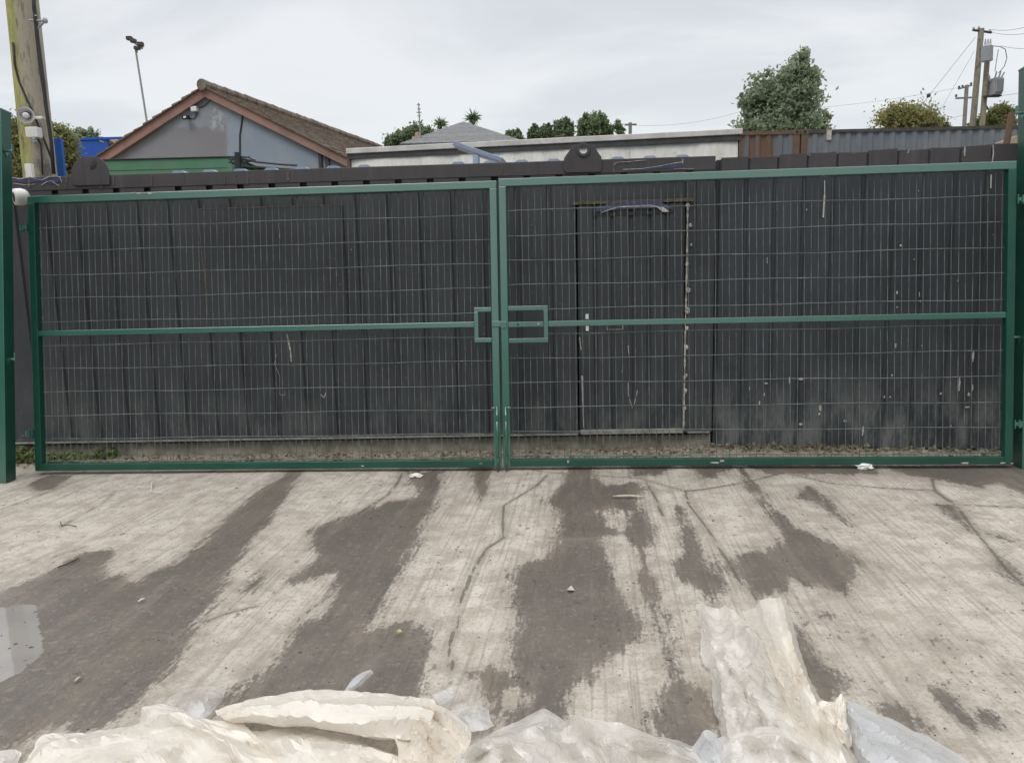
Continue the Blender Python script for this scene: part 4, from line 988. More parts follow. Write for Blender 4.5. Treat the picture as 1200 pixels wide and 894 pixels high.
tree('tree', 'tall dense green broadleaf tree with two rounded tops, above the grey-blue container', 'tree', None, 36, [(928, 112, 30, 32), (935, 86, 17, 20), (938, 70, 7, 9), (889, 124, 19, 27), (912, 150, 44, 26)], 17000, 0.135, M['leafD'], (915, 200), seed=3, twigs=0, clump=0.17)
tree('bare_tree', 'thin leafless twiggy tree at the right foot of the tall green tree', 'tree', None, 36, [(968, 145, 8, 14)], 60, 0.10, M['leafB'], (966, 200), seed=44, twigs=26)
tree('bush', 'orange and yellow-green autumn bush above the grey-blue container', 'bush', None, 30, [(1062, 140, 30, 12), (1048, 136, 15, 8), (1085, 146, 20, 9)], 9000, 0.07, M['leafC'], (1060, 200), seed=6, twigs=24, clump=0.3)
tree('bush', 'round yellow-green bush right of the transformer poles', 'bush', None, 30, [(1172, 138, 15, 14), (1165, 147, 20, 10)], 8000, 0.07, M['leafB'], (1172, 200), seed=8, twigs=6)
tree('bare_tree', 'low leafless twigs between the autumn bush and the tallest pole', 'tree', None, 30, [(1108, 146, 9, 7)], 50, 0.08, M['leafB'], (1108, 200), seed=12, twigs=30)
tree('bush', 'olive and brown leafy bush behind the big wooden pole', 'bush', None, 17, [(68, 180, 20, 34), (30, 178, 26, 34), (50, 200, 40, 30)], 22000, 0.05, M['leafB'], (50, 230), seed=10, twigs=0)
tree('tree', 'small green treetop above the blue skip', 'tree', None, 40, [(102, 162, 15, 8)], 3000, 0.08, M['leafD'], (102, 200), seed=13)
tree('tree', 'dark green rounded tree left of the grey hipped roof', 'tree', None, 33, [(492, 160, 16, 10), (474, 166, 18, 9), (465, 170, 12, 5)], 9000, 0.09, M['leafA'], (485, 200), spiky=True, seed=15)
for i, (cx, cy, rx, ry, lb) in enumerate(((602, 161, 11, 9, 'leftmost and lowest of the dark green trees behind the trailer'), (625, 158, 6, 11, 'narrow pointed evergreen second from left behind the trailer'), (639, 157, 9, 11, 'bushy evergreen third from left behind the trailer'), (660, 153, 13, 13, 'twin-topped evergreen in the middle of the row behind the trailer'), (697, 148, 19, 15, 'tallest and widest dark evergreen of the row behind the trailer'))):
    tree('evergreen_tree', lb, 'tree', 'row of trees behind the trailer', 42, [(cx, cy + 3, rx, ry * 0.85), (cx + rx * .3, cy - ry * .35, rx * .45, ry * .65), (cx - rx * .4, cy - ry * .15, rx * .4, ry * .6)], int(3000 + rx * 300), 0.10, M['leafA'], (cx, 200), spiky=True, seed=60 + i, clump=0.12)
tree('thin_tree', 'sparse wispy tree right of the row of dark evergreens', 'tree', 'row of trees behind the trailer', 42, [(726, 154, 6, 12)], 500, 0.10, M['leafA'], (726, 200), seed=71, twigs=26)
def cordyline(px, py, rpx, label, Yd, seed):
    b = P(px, py, Yd); root = empty('cabbage_palm', loc=(b.x, b.y, 0)); tag(root, label, 'palm', 'cabbage palms by the hipped roof')
    r_ = random.Random(seed); m = MB(); R_ = rpx * Yd / FPX; c_ = Vector((0, 0, b.z))
    for i in range(80):
        d = Vector((r_.gauss(0, 1), r_.gauss(0, 1), r_.gauss(0.35, 0.8))).normalized(); s_ = d.cross(Vector((0, 0, 1))).normalized() * 0.035
        e = c_ + d * R_ * r_.uniform(.8, 1.7) - Vector((0, 0, R_ * 0.15)); mid = c_ + d * R_ * .55 + Vector((0, 0, .04))
        m.add([c_ - s_ * .5, c_ + s_ * .5, mid + s_, e, mid - s_], [(0, 1, 2, 3, 4)])
    m.build('leaves', M['leafA'], root, fix=False); m = MB(); m.tube([(0, 0, -.1), (0, 0, b.z * .6), (0, 0, b.z)], [.14, .11, .08], 8); m.build('trunk', M['branch'], root)
cordyline(516, 146, 7.5, 'small spiky palm left of the peak of the hipped roof', 36, 1)
cordyline(554, 139, 8.5, 'spiky palm peeking over the right slope of the hipped roof', 36, 2)

# grey-blue gabled building
ap = P(243, 106, 16.0); yaw = radians(-15)
exg = Vector((cos(yaw), sin(yaw), 0)); eyg = Vector((-exg.y, exg.x, 0))
Qg = Matrix((exg, eyg, Vector((0, 0, 1)))).transposed().to_4x4(); Qg.translation = ap
def gq(x, y, off=0.0):
    return Qg.inverted() @ hit(x, y, Qg @ Vector((0, off, 0)), eyg)
el, er = gq(122, 185), gq(402, 184)
pl, pr_ = -el.z / -el.x if el.x else .5, er.z / er.x
sl_l, sl_r = el.z / el.x, er.z / er.x       # z = s*x each side (negative outward)
hwid = 3.35
root = empty('gabled_building', Qg); tag(root, 'grey-blue rendered gabled building with red-brown fascia and brown tiled roof', 'building')
gzr = -ap.z
pitchs = (abs(sl_l) + abs(sl_r)) / 2
m = MB(); m.prism([(-hwid, gzr), (hwid, gzr), (hwid, -abs(sl_r) * hwid - 0.02), (0, -0.02), (-hwid, -abs(sl_l) * hwid - 0.02)], 1, 0.0, 8.4)
m.build('wall', M['gable'], root)
def slope_pts(side, d, up=0.0):
    s_ = abs(sl_r) if side > 0 else abs(sl_l); return (side * d, -s_ * d + up)
m = MB()
for sd in (-1, 1):
    s_ = abs(sl_r) if sd > 0 else abs(sl_l); L_ = hwid + 0.35; y0, y1 = -0.10, -0.055
    a = [(0, 0.035), (sd * L_, -s_ * L_ + 0.035), (sd * L_, -s_ * L_ - 0.15), (0, -0.15)]
    m.prism(a, 1, y0 - (0.003 if sd > 0 else 0), y1)
m.build('fascia', M['barge'], root)
m = MB()
for sd in (-1, 1):
    s_ = abs(sl_r) if sd > 0 else abs(sl_l); L_ = hwid + 0.3
    m.prism([(0, -0.10), (sd * L_, -s_ * L_ - 0.10), (sd * L_, -s_ * L_ - 0.12), (0, -0.12)], 1, -0.0545, 0.0)
m.build('soffit', M['darktrim'], root)
rf = None
m = MB(); r_ = random.Random(4)
for sd in (-1, 1):
    s_ = abs(sl_r) if sd > 0 else abs(sl_l); L_ = hwid + 0.4; n = 15
    for i in range(n):
        d0_, d1_ = L_ * i / n, L_ * (i + 1) / n + 0.03; j = r_.uniform(-.01, .01)
        nt = 30
        for q in range(nt):
            ya, yb_ = -0.15 + 8.6 * q / nt, -0.15 + 8.6 * (q + 1) / nt - 0.012; jj = r_.uniform(-0.007, 0.010)
            m.prism([(sd * d0_, -s_ * d0_ + 0.048 + jj), (sd * d1_, -s_ * d1_ + 0.085 + jj), (sd * d1_, -s_ * d1_ + 0.040), (sd * d0_, -s_ * d0_ + 0.037)], 1, ya, yb_)
rf = m.build('roof', M['tile'], root)
m = MB()
for q in range(24):
    y0 = -0.18 + q * 0.36; m.tube([(0, y0, 0.075 + r_.uniform(-.008, .008)), (0, y0 + 0.35, 0.085 + r_.uniform(-.008, .008))], [0.115, 0.10], 10)
m.build('ridge_tile', M['tile'], rf)
v = gq(228, 128, -0.05); m = MB(); m.box(v.x - .07, v.x + .07, -0.09, -0.002, v.z - .05, v.z + .05); m.build('junction_box', M['whiteplastic'], root, bevel=0.01)
v2 = gq(218.5, 138, -0.1); m = MB(); m.box(v2.x - .075, v2.x + .075, -0.15, -0.09, v2.z - .04, v2.z + .04); m.box(v2.x - .02, v2.x + .02, -0.088, -0.002, v2.z - .02, v2.z + .02); fl = m.build('floodlight', M['blackplastic'], root, bevel=0.008)
m = MB(); m.box(v2.x - .035, v2.x + .03, -0.154, -0.1505, v2.z - .02, v2.z + .02); m.build('lens', M['whiteplastic'], fl)
m = MB()
q = [gq(*s, -0.015) for s in ((232, 127), (240, 124), (246, 118), (249, 113))]; m.tube([(a.x, -0.015, a.z) for a in q], 0.008, 5)
q = [gq(*s, -0.015) for s in ((221, 139), (228, 139), (231, 134), (229, 131))]; m.tube([(a.x, -0.015, a.z) for a in q], 0.008, 5)
q = [gq(*s, -0.015) for s in ((285, 130), (283, 145), (281, 158), (281, 175), (281, 200))]; m.tube([(a.x, -0.015, a.z) for a in q], 0.014, 6)
m.build('wall_cable', M['cable'], root)
for (px0, px1) in ((374, 377.5), (382, 386)):
    a, b = gq(px0, 175), gq(px1, 175); m = MB(); m.box(a.x, b.x, -0.06, -0.002, a.z - 1.5, a.z + 0.03 if px0 < 380 else a.z - .06); m.build('downpipe', M['darktrim'], root)

# green shipping container in front of it
b0, b1 = G(112, 188.5, 3.4), G(271, 184.5, 3.4); Qc, Lc = frame_from(b0, b1)
root = empty('green_container', Qc); tag(root, 'green steel container whose top shows in front of the grey-blue gable', 'container')
m = MB(); corr(m, 0.06, Lc - .06, .1, 3.05, 0.278, 0.02, 0.05, .1, .04); m.box(0.06, Lc - .06, 0.121, 2.4, 0, 3.3); m.build('body', M['greensteel'], root)
m = MB(); m.box(0, Lc, 0, .12, 3.06, 3.4); m.box(0, .06, 0, .12, 0, 3.06); m.box(Lc - .06, Lc, 0.001, .12, 0, 3.06); m.box(0, .1, .121, 2.44, 3.32, 3.4); m.box(Lc - .1, Lc, .121, 2.44, 3.32, 3.4); m.box(.1, Lc - .1, 2.36, 2.44, 3.3, 3.4)
m.build('frame', M['greensteel'], root, bevel=.01)
m = MB(); m.box(0.07, Lc - .07, -0.003, .05, 3.245, 3.252); m.build('dark_seam', M['darktrim'], root)
m = MB(); m.box(-0.02, Lc + .03, -0.02, 2.3, 3.404, 3.415); m.build('roof_edge', M['darktrim'], root)
b2, b3 = G(271, 187.5, 3.35), G(352, 196.5, 3.35); Qd, Ld = frame_from(b2 + Vector((0.03, .3, 0)), b3 + Vector((0.4, .3, 0)))
root = empty('green_shed', Qd); tag(root, 'pale green metal shed corner receding right of the green container', 'shed')
m = MB(); corr(m, 0.0, Ld, 0, 3.28, 0.2, 0.0, 0.03, .08, .03); m.box(0, Ld, .121, 1.4, 0, 3.25); m.build('wall', M['greensteel'], root)
m = MB(); m.box(-.03, Ld + .03, -.05, 1.45, 3.282, 3.31); m.box(-.03, Ld + .03, -.03, 0.02, 3.19, 3.205); m.build('roof', M['darktrim'], root)
m = MB(); r_ = random.Random(14)
for i in range(11):
    q = [P(r_.uniform(264, 300), r_.uniform(183, 195), 10.6) for _ in range(3)]; q.sort(key=lambda v: v.x)
    m.tube(q, 0.009, 5)
m.tube([P(278.5, 179, 10.6), P(279, 190, 10.6), P(279, 215, 10.6)], 0.045, 8); m.tube([P(284, 186, 10.6), P(300, 190, 10.6), P(330, 193, 10.6), P(348, 194, 10.6)], 0.014, 6)
m.tube([P(279, 215, 10.6), Vector((P(279, 215, 10.6).x, 10.6, -.05))], 0.03, 6)
o = m.build('cable_bundle', M['cable']); tag(o, 'tangle of black cables on a short post at the corner of the green container', 'cables')

# blue skip and lump
q0 = P(86, 163, 21); sk = 21 / FPX
Qb, Lb = frame_from(q0, P(126, 163, 21)); root = empty('blue_skip', Qb); tag(root, 'bright blue steel skip left of the gabled building', 'skip')
zt_, zb_ = P(86, 163, 21).z, P(90, 186, 21).z
m = MB(); ti = 0.05
m.box(0, Lb, 0, ti, zb_, zt_); m.box(0, Lb, 1.6, 1.6 + ti, zb_, zt_); m.box(0, ti, ti, 1.6, zb_, zt_); m.box(Lb - ti, Lb, ti, 1.6, zb_, zt_); m.box(ti, Lb - ti, ti, 1.6, zb_, zb_ + .05)
m.box(-.02, Lb + .5, -.03, .03, zt_ - .04, zt_ + 0.02); m.build('body', M['bluesteel'], root)
m = MB(); m.box(-.01, Lb + .01, -.02, .06, zb_ - .06, zb_ - .002); m.build('bottom_lip', M['alu'], root)
m = MB(); m.box(Lb * .45, Lb * .7, .2, 1.4, -.05, zb_ - .002); m.build('stand', M['darktrim'], root)
q = P(126, 166, 20.6)
m = MB(); a, b = P(118, 161.5, 21.4), P(144, 161.5, 21.4); m.box(a.x, b.x + .6, 21.7, 23, -.05, a.z); o = m.build('blue_cabin', M['bluesteel'], bevel=.02); tag(o, 'strip of blue cabin between the blue skip and the gable roof', 'cabin')
crm = empty('sandy_tarpaulin', loc=(0, 0, 0)); 
bm = bmesh.new(); bmesh.ops.create_icosphere(bm, subdivisions=3, radius=1)
for v in bm.verts: v.co = v.co * (1 + 0.3 * mn.noise(v.co * 2))
mm = bpy.data.meshes.new('sandy_tarpaulin'); bm.to_mesh(mm); bm.free(); mm.materials.append(M['tan']); bpy.data.objects.remove(crm)
o = bpy.data.objects.new('sandy_tarpaulin', mm); COL.objects.link(o); o.scale = (0.27, 0.3, 0.13); o.location = (P(129, 168, 21.3).x, 21.3, P(129, 168, 21.3).z); tag(o, 'small sand-coloured tarpaulin bundle on the blue skip rim', 'tarpaulin')
q = P(66, 162, 10.1); m = MB(); m.box(q.x - .035, q.x + .05, 10.1, 10.16, -.05, q.z); o = m.build('blue_post', M['bluesteel'], bevel=.005); tag(o, 'thin bright blue steel post right of the big wooden pole', 'post')
q = P(32, 192, 9.3); m = MB(); m.box(q.x - .04, q.x + .04, 9.3, 9.36, -.05, q.z); o = m.build('white_stake', M['whiteplastic'], bevel=.005); tag(o, 'short white stake showing left of the foot of the wooden pole', 'stake')

# big utility pole
pb, pt = P(46.5, 200, 9.75), P(26, 0, 9.75); ax = (pt - pb).normalized(); base = pb - ax * (pb.z / ax.z) 
M['pole'] = wood_pole('mossy_wooden_pole', (0.40, 0.39, 0.13), (0.30, 0.30, 0.12), (0.40, 0.35, 0.29), ax.x / ax.z)
root = empty('utility_pole', loc=base); tag(root, 'big mossy wooden utility pole at the left, with cables and fittings', 'utility pole', 'wooden utility poles')
Lp = 10.5; m = MB(); m.tube([ax * -0.1, ax * 2, ax * 4, ax * 7, ax * Lp], [.2, .195, .185, .165, .14], 28); m.build('shaft', M['pole'], root, smooth=True)
m = MB(); k_ = lambda x, y, Yd=9.56: P(x, y, Yd) - base
m.tube([k_(38, -30), k_(40, 10), k_(44, 45), (k_(50, 90)), (k_(54, 125)), (k_(60, 165)), (k_(63, 204))], 0.022, 7); m.tube([k_(40, -30), k_(42, 40), k_(48, 90), k_(58, 150)], 0.013, 6)
m.tube([k_(15, 50), k_(17, 75), k_(22, 95), k_(32, 118), k_(40, 135), k_(50, 160), k_(62, 190)], 0.012, 6); m.tube([k_(40, 152), k_(48, 170), k_(50, 205)], 0.009, 6)
m.build('pole_cable', M['cable'], root, smooth=True)
m = MB(); m.tube([k_(35, 24), k_(53, 25)], 0.014, 6); m.tube([k_(44, 34), k_(53, 25)], 0.012, 6); m.tube([k_(40, 16), k_(42, 20)], .02, 8); m.ball(k_(53, 24.5), .03, .03, .035, 8, 6); m.build('bracket', M['steel'], root)
hc_ = k_(30, 135.5, 9.42)
hs = None
m = MB(); prof = [(0.0, 0.093), (0.012, 0.096), (0.03, 0.086), (0.07, 0.055), (0.13, 0.03), (0.19, 0.028), (0.25, .028)]
d = Vector((0.30, -0.93, -0.2)).normalized()
root2 = empty('horn_loudspeaker', loc=base + hc_); tag(root2, 'round cream horn loudspeaker on the mossy wooden pole', 'loudspeaker')
pts = [d * -a for a, r_ in prof]; m.tube(pts, [r_ for a, r_ in prof], 24, caps=False); m.tube([d * -.02, d * -.07, d * -.13], [0.088, .054, .028], 24, caps=False); m.build('horn', M['whiteplastic'], root2, smooth=True, fix=False)
m = MB(); m.tube([d * -.10, d * .0, d * .01], [.03, .036, .02], 16); m.build('driver', M['whiteplastic'], root2, smooth=True)
m = MB(); m.box(.0, .14, .1, .16, -.02, .01); m.build('bracket', M['whiteplastic'], root2)
q = base + k_(39.5, 156, 9.5); root3 = empty('security_camera', loc=q); tag(root3, 'small white box with camera below the horn loudspeaker', 'camera box')
m = MB(); m.box(-.075, .075, -.05, .06, -.06, .065); m.build('housing', M['whiteplastic'], root3, bevel=.008)
m = MB(); m.tube([(0.015, -.02, -.062), (0.015, -.02, -.10)], .028, 14); m.ball((.015, -.02, -.105), .03, .03, .025, 12, 8); m.build('camera_dome', M['steel'], root3, smooth=True)

# tall floodlight mast
b = P(172, 142, 42); t_ = P(159.5, 62, 42); ax = (t_ - b).normalized(); base = b - ax * (b.z / ax.z); tt = (t_ - base).length
root = empty('floodlight_mast', loc=base); tag(root, 'thin grey mast with lamps on top, left of the gable roof', 'mast')
m = MB(); m.tube([ax * 0, ax * (tt + .35)], [.065, .05], 10); m.build('pole', M['steel'], root)
kk = lambda x, y: P(x, y, 42) - base
m = MB(); m.tube([kk(150, 45), kk(167, 57)], .07, 6); m.tube([kk(160, 62), kk(163, 50)], .05, 6); m.build('crossbar', M['steel'], root)
for (x, y, r1) in ((152, 45.5, .7), (156.5, 48.5, .7), (165, 52.5, .8), (161, 57, .6)):
    c_ = kk(x, y); m = MB(); m.box(c_.x - .15, c_.x + .15, c_.y - .15, c_.y + .1, c_.z - .13 * r1, c_.z + .14 * r1); m.build('lamp', M['darktrim'], root, bevel=.03)

# hipped roof house
A_ = P(543, 142.5, 27); hw_ = 1.95; zw = P(543, 177, 27).z; root = empty('hipped_house', loc=(A_.x, A_.y, 0)); tag(root, 'low house with a grey slate hipped roof, behind the white trailer', 'house')
m = MB(); n = 9
for i in range(n):
    u0, u1 = i / n, (i + 1) / n + .02
    z0_, z1_ = A_.z - (A_.z - zw) * u0, A_.z - (A_.z - zw) * u1 + .0; wa, wb = hw_ * u0, hw_ * u1
    m.add([(-wa, -wa, z0_), (wa, -wa, z0_), (wa, wa, z0_), (-wa, wa, z0_), (-wb, -wb, z1_), (wb, -wb, z1_), (wb, wb, z1_), (-wb, wb, z1_), (-wb, -wb, z1_ - .05), (wb, -wb, z1_ - .05), (wb, wb, z1_ - .05), (-wb, wb, z1_ - .05)],
          [(0, 1, 5, 4), (1, 2, 6, 5), (2, 3, 7, 6), (3, 0, 4, 7), (4, 5, 9, 8), (5, 6, 10, 9), (6, 7, 11, 10), (7, 4, 8, 11)])
rf = m.build('roof', M['slate'], root, fix=False)
m = MB(); m.box(-hw_ + .2, hw_ - .2, -hw_ + .2, hw_ - .2, 0, zw - .06); m.build('wall', M['alu'], root)
q = P(488, 165, 26); m = MB(); c_ = q - Vector((A_.x, A_.y, 0)); m.box(c_.x - .14, c_.x + .14, c_.y - .1, c_.y + .2, 0, c_.z + .12); m.tube([(c_.x + .05, c_.y, c_.z + .12), (c_.x + .05, c_.y, c_.z + .26)], .09, 10); m.build('chimney', M['tan'], rf, bevel=.01)
b = P(493, 166, 25.5); t_ = P(490.5, 121, 25.5); root = empty('aerial_mast', loc=(b.x, b.y, 0)); tag(root, 'thin television aerial beside the hipped roof', 'aerial')
m = MB(); m.tube([(0, 0, 0), (0, 0, b.z), (t_.x - b.x, 0, t_.z)], [.03, .03, .022], 6); m.build('pole', M['steel'], root)
m = MB()
for (x0, x1, y_) in ((488.5, 492.5, 123), (488, 494, 132), (489, 493, 128), (489, 493, 136)): m.tube([P(x0, y_, 25.5) - Vector((b.x, b.y, 0)), P(x1, y_, 25.5) - Vector((b.x, b.y, 0))], .018, 5)
m.build('antenna', M['steel'], root)

# white curtain-sided trailer
t0, t1 = G(406, 174.5, 3.4), G(870, 151, 3.4); Qt, Lt = frame_from(t0, t1)
root = empty('trailer_body', Qt); tag(root, 'long white box trailer with stained tarpaulin side and pale roof rail', 'trailer')
m = MB(); m.box(0, Lt, -0.03, .05, 3.325, 3.4); m.build('roof_rail', M['alu'], root, bevel=.008)
m = MB(); m.box(0.03, Lt - .02, -0.012, .05, 3.25, 3.323); m.build('rail_shadow_strip', M['darktrim'], root)  # dark strip standing in for the shadow under the roof rail
m = MB(); n = 140; vs = []; fs = []
for i in range(n + 1):
    x = .05 + (Lt - .1) * i / n
    for j in range(13):
        z = 0.9 + (3.27 - .9) * j / 12; y = .015 + .02 * mn.noise(Vector((x * 2.5, z * .8, 1))) + .012 * mn.noise(Vector((x * 8, z * 1.2, 4))); vs.append((x, y, z))
for i in range(n):
    for j in range(12): a = i * 13 + j; fs.append((a, a + 13, a + 14, a + 1))
m.add(vs, fs); m.build('tarpaulin', M['curtain'], root, smooth=True, fix=False)
m = MB(); m.box(0.0, .045, 0.001, .08, .8, 3.324); m.build('corner_post', M['rustcast'], root)
m = MB(); m.box(Lt - .04, Lt, 0.001, .08, .8, 3.324); m.build('corner_post', M['rustcast'], root)
m = MB(); m.box(0.05, Lt - .05, .10, 2.4, .8, 3.3); m.box(-.0, Lt, .051, 2.42, 3.302, 3.385); m.build('box_body', M['alu'], root)
m = MB(); m.box(.1, Lt - .1, .2, 2.2, .55, .8); m.build('chassis', M['darktrim'], root)
for xx in (.9, 1.9, Lt - .9):
    for yy in (.15, 2.05):
        m = MB(); m.tube([(xx, yy, .45), (xx, yy + .25, .45)], .45, 24); w_ = m.build('wheel', M['blackplastic'], root)

# solar lamp
a, b = P(532, 167.5, 9.5), P(589, 187.5, 9.35); root = empty('solar_lamp', loc=((a.x + b.x) / 2, 9.43, 0)); tag(root, 'slanted grey-blue solar lamp panel standing up behind the black container', 'solar lamp')
o_ = Vector(((a.x + b.x) / 2, 9.43, 0)); a_, b_ = a - o_, b - o_; ex = (b_ - a_).normalized(); ey = Vector((0, 1, 0)); ey = (ey - ex * ey.dot(ex)).normalized(); ez = ex.cross(ey)
Qp = Matrix((ex, ey, ez)).transposed().to_4x4(); Qp.translation = a_
m = MB(); m.box(0, (b_ - a_).length, -.03, .22, -.035, .02, Qp); m.build('panel', M['solarback'], root, bevel=.006)
m = MB(); q = P(558, 182, 9.45) - o_; m.tube([(q.x, .0, 0), (q.x, .0, q.z)], .03, 10); m.tube([(q.x, .0, q.z - .12), (q.x, .0, q.z - .01)], .045, 10); m.build('post', M['roofblue'], root)

# stacked grey-blue containers
e0, e1 = P(872, 154, 19.2), P(1185, 145, 19.2)
Yc = 19.2; ztop = (e0.z + P(1060, 148.5, Yc).z) / 2
M['farclean'] = paint('grey_blue_ribbed_steel', (0.13, 0.16, 0.20), (0.19, 0.21, 0.23), rough=0.6, scale=0.9, dirt=(0.16, 0.12, 0.10), dirt_amt=0.35)
def far_container(x0, x1, z0, z1, mat, name, label, rusty):
    root = empty(name, loc=(x0, Yc, z0)); tag(root, label, 'container', 'far shipping containers'); Lx = x1 - x0; Hh = z1 - z0
    m = MB(); corr(m, .1, Lx - .1, .12, Hh - .1, .278, .02, .056, .09, .05); m.box(.1, Lx - .1, .121, 2.4, .02, Hh - .04); m.build('wall_panel', mat, root)
    m = MB(); m.box(.1, Lx - .1, 0, .12, Hh - .1, Hh - .02); m.box(.1, Lx - .1, 0, .12, .02, .12); m.build('rail', M['rustcast'] if rusty else M['darktrim'], root)
    for xx in (0, Lx - .1):
        m = MB(); m.box(xx - .03, xx + .13, 0, .12, .12, Hh - .12); m.build('corner_post', M['rustcast'], root)
        for zz in (0, Hh - .12):
            m = MB(); m.box(xx - .04, xx + .14, -.01, .15, zz, zz + .12); cc = m.build('corner_casting', M['rustcast'], root)
            m = MB(); m.tube([(xx + .05, -.014, zz + .06), (xx + .05, -.008, zz + .06)], .04, 12); m.build('casting_hole', M['blackplastic'], cc)
    return root
xa, xm, xb_ = P(874, 160, Yc).x, P(936, 160, Yc).x, P(936, 160, Yc).x + .22
half = ztop / 2
for lev, (z0, z1) in enumerate(((half, ztop), (0, half - .003))):
    s_ = 'upper ' if lev == 0 else 'lower '
    far_container(xm - 6.06, xm, z0, z1, M['farsteel'], 'shipping_container', s_ + 'rusty orange-streaked shipping container end right of the white trailer', True)
    far_container(xm + .1, xm + .1 + 12.1, z0, z1, M['farclean'], 'shipping_container', s_ + 'long grey-blue ribbed shipping container on the right', False)
q = P(972, 158, Yc - .03); m = MB(); m.box(q.x - .06, q.x + .06, Yc - .012, Yc + .015, q.z - .12, q.z + .12); o = m.build('notice', M['whitepaint']); tag(o, 'small upright white notice on the grey-blue container', 'notice')

# right hand poles with transformers
M['farpole'] = paint('grey_far_pole_wood', (0.26, 0.25, 0.23), (0.2, 0.19, 0.18), rough=0.9)
def upole(px0, py0, px1, py1, Yd, r0, name, label, mat):
    b, t_ = P(px0, py0, Yd), P(px1, py1, Yd); ax = (t_ - b).normalized(); base = b - ax * (b.z / ax.z); root = empty(name, loc=base); tag(root, label, 'utility pole', 'wooden utility poles')
    m = MB(); L_ = (t_ - base).length; m.tube([Vector((0, 0, 0)), ax * L_ * .5, ax * L_], [r0 * 1.15, r0, r0 * .85], 12); m.build('shaft', mat, root, smooth=False)
    return root, base
Yp = 30
root, base = upole(1140, 146, 1150, 34, Yp, .12, 'utility_pole', 'tallest utility pole, right, with a small top crossarm', M['pole2'])
kp = lambda x, y, Yd=Yp: P(x, y, Yd) - base
m = MB(); m.tube([kp(1140, 35.5), kp(1162, 38.5)], .045, 6); m.build('crossarm', M['darktrim'], root)
for (x, y) in ((1141, 34), (1147, 33), (1160, 36.5)):
    m = MB(); m.tube([kp(x, y + 1), kp(x, y - 1.5)], [.05, .035], 8); m.build('insulator', M['steel'], root)
root, base = upole(1151, 146, 1158, 56, Yp - 1, .105, 'utility_pole', 'shorter pole carrying two grey transformers, right', M['pole2'])
kp = lambda x, y, Yd=Yp - 1: P(x, y, Yd) - base
m = MB(); m.tube([kp(1156.5, 72, Yp - 1.3), kp(1157, 55, Yp - 1.3)], .19, 18); m.tube([kp(1157, 54.8, Yp - 1.3), kp(1157, 52, Yp - 1.3)], [.17, .10], 18)
tx = m.build('transformer', M['greytx'], root)
for dx in (-3, 0, 3):
    m = MB(); m.tube([kp(1157.5 + dx, 53, Yp - 1.3), kp(1158 + dx, 46, Yp - 1.3)], [.035, .02], 7); m.build('bushing', M['steel'], tx)
m = MB(); q0, q1 = kp(1161, 112, Yp - 1.2), kp(1172, 92, Yp - 1.2)
m.box(q0.x, q1.x, q0.y - .2, q0.y + .25, q0.z, q1.z)
for i in range(7): xx = q0.x + .03 + i * (q1.x - q0.x - .06) / 6; m.box(xx - .012, xx + .012, q0.y - .28, q0.y - .2, q0.z + .06, q1.z - .06)
tx = m.build('transformer', M['greytx'], root, bevel=.02)
m = MB(); m.box(q0.x - .25, q1.x + .05, q0.y - .1, q0.y + .1, q0.z - .06, q0.z - .005); m.build('shelf', M['darktrim'], root)
for (x0, y0, x1, y1) in ((1166, 92, 1168, 84), (1170, 92, 1173, 84), (1173, 92, 1177, 85), (1160, 95, 1159, 88)):
    m = MB(); m.tube([kp(x0, y0, Yp - 1.2), kp(x1, y1, Yp - 1.2)], [.035, .025], 7); m.build('bushing', M['steel'], tx)
m = MB(); m.tube([kp(1170, 86, Yp - 1.2), kp(1177, 78, Yp - 1.2), kp(1180, 68, Yp - 1.2), kp(1178, 58, Yp - 1.2), kp(1172, 55, Yp - 1.2), kp(1160, 54, Yp - 1.2)], .015, 5)
m.build('jumper_cable', M['line'], root); m = MB(); m.tube([kp(1166, 84, Yp - 1.2), kp(1168, 70, Yp - 1.2), kp(1170, 58, Yp - 1.2)], .012, 5)
m.build('jumper_cable', M['line'], root)
m = MB(); m.tube([kp(1150, 130), kp(1158, 128), kp(1154, 122)], .04, 6); m.build('pole_fitting', M['darktrim'], root)
root, base = upole(1130, 146, 1133, 100, 48, .13, 'utility_pole', 'smallest and farthest pole with two crossarms, right', M['farpole'])
kp = lambda x, y, Yd=48: P(x, y, Yd) - base
for (x0, y0, x1, y1) in ((1123, 104.5, 1139, 100), (1120, 115.5, 1139, 114.5)):
    m = MB(); m.tube([kp(x0, y0), kp(x1, y1)], .06, 6); m.build('crossarm', M['farpole'], root)
for (x, y) in ((1124, 103), (1128, 102), (1138, 99), (1120.5, 113)):
    m = MB(); m.tube([kp(x, y + 1), kp(x, y - 2)], .06, 7); m.build('insulator', M['darktrim'], root)
root, base = upole(738.5, 158, 738.5, 144, 46, .12, 'utility_pole', 'tiny distant pole with a short crossarm above the trailer roof', M['farpole'])
m = MB(); m.tube([P(732, 146.5, 46) - base, P(746, 146, 46) - base], .06, 6); m.build('crossarm', M['farpole'], root)
def wire(pts, r_, label, sag=0.0):
    q = [P(x, y, Yd) for (x, y, Yd) in pts]; full = []
    for i in range(len(q) - 1):
        for k in range(8):
            u = k / 8; v = q[i].lerp(q[i + 1], u); v.z -= sag * 4 * u * (1 - u); full.append(v)
    full.append(q[-1]); m = MB(); m.tube(full, r_ * 0.6, 5); o = m.build('overhead_wire', M['line']); tag(o, label, 'overhead wire', 'overhead wires'); return o
w_ = wire([(1143, 44, 30), (1074, 131, 30)], .014, 'stay wire slanting down left from the tallest pole, with a knob halfway')
m = MB(); a, b = P(1090, 110, 30), P(1086.5, 114.5, 30); m.tube([a, a.lerp(b, .5), b], [.03, .085, .03], 8); m.build('insulator', M['darktrim'], w_)
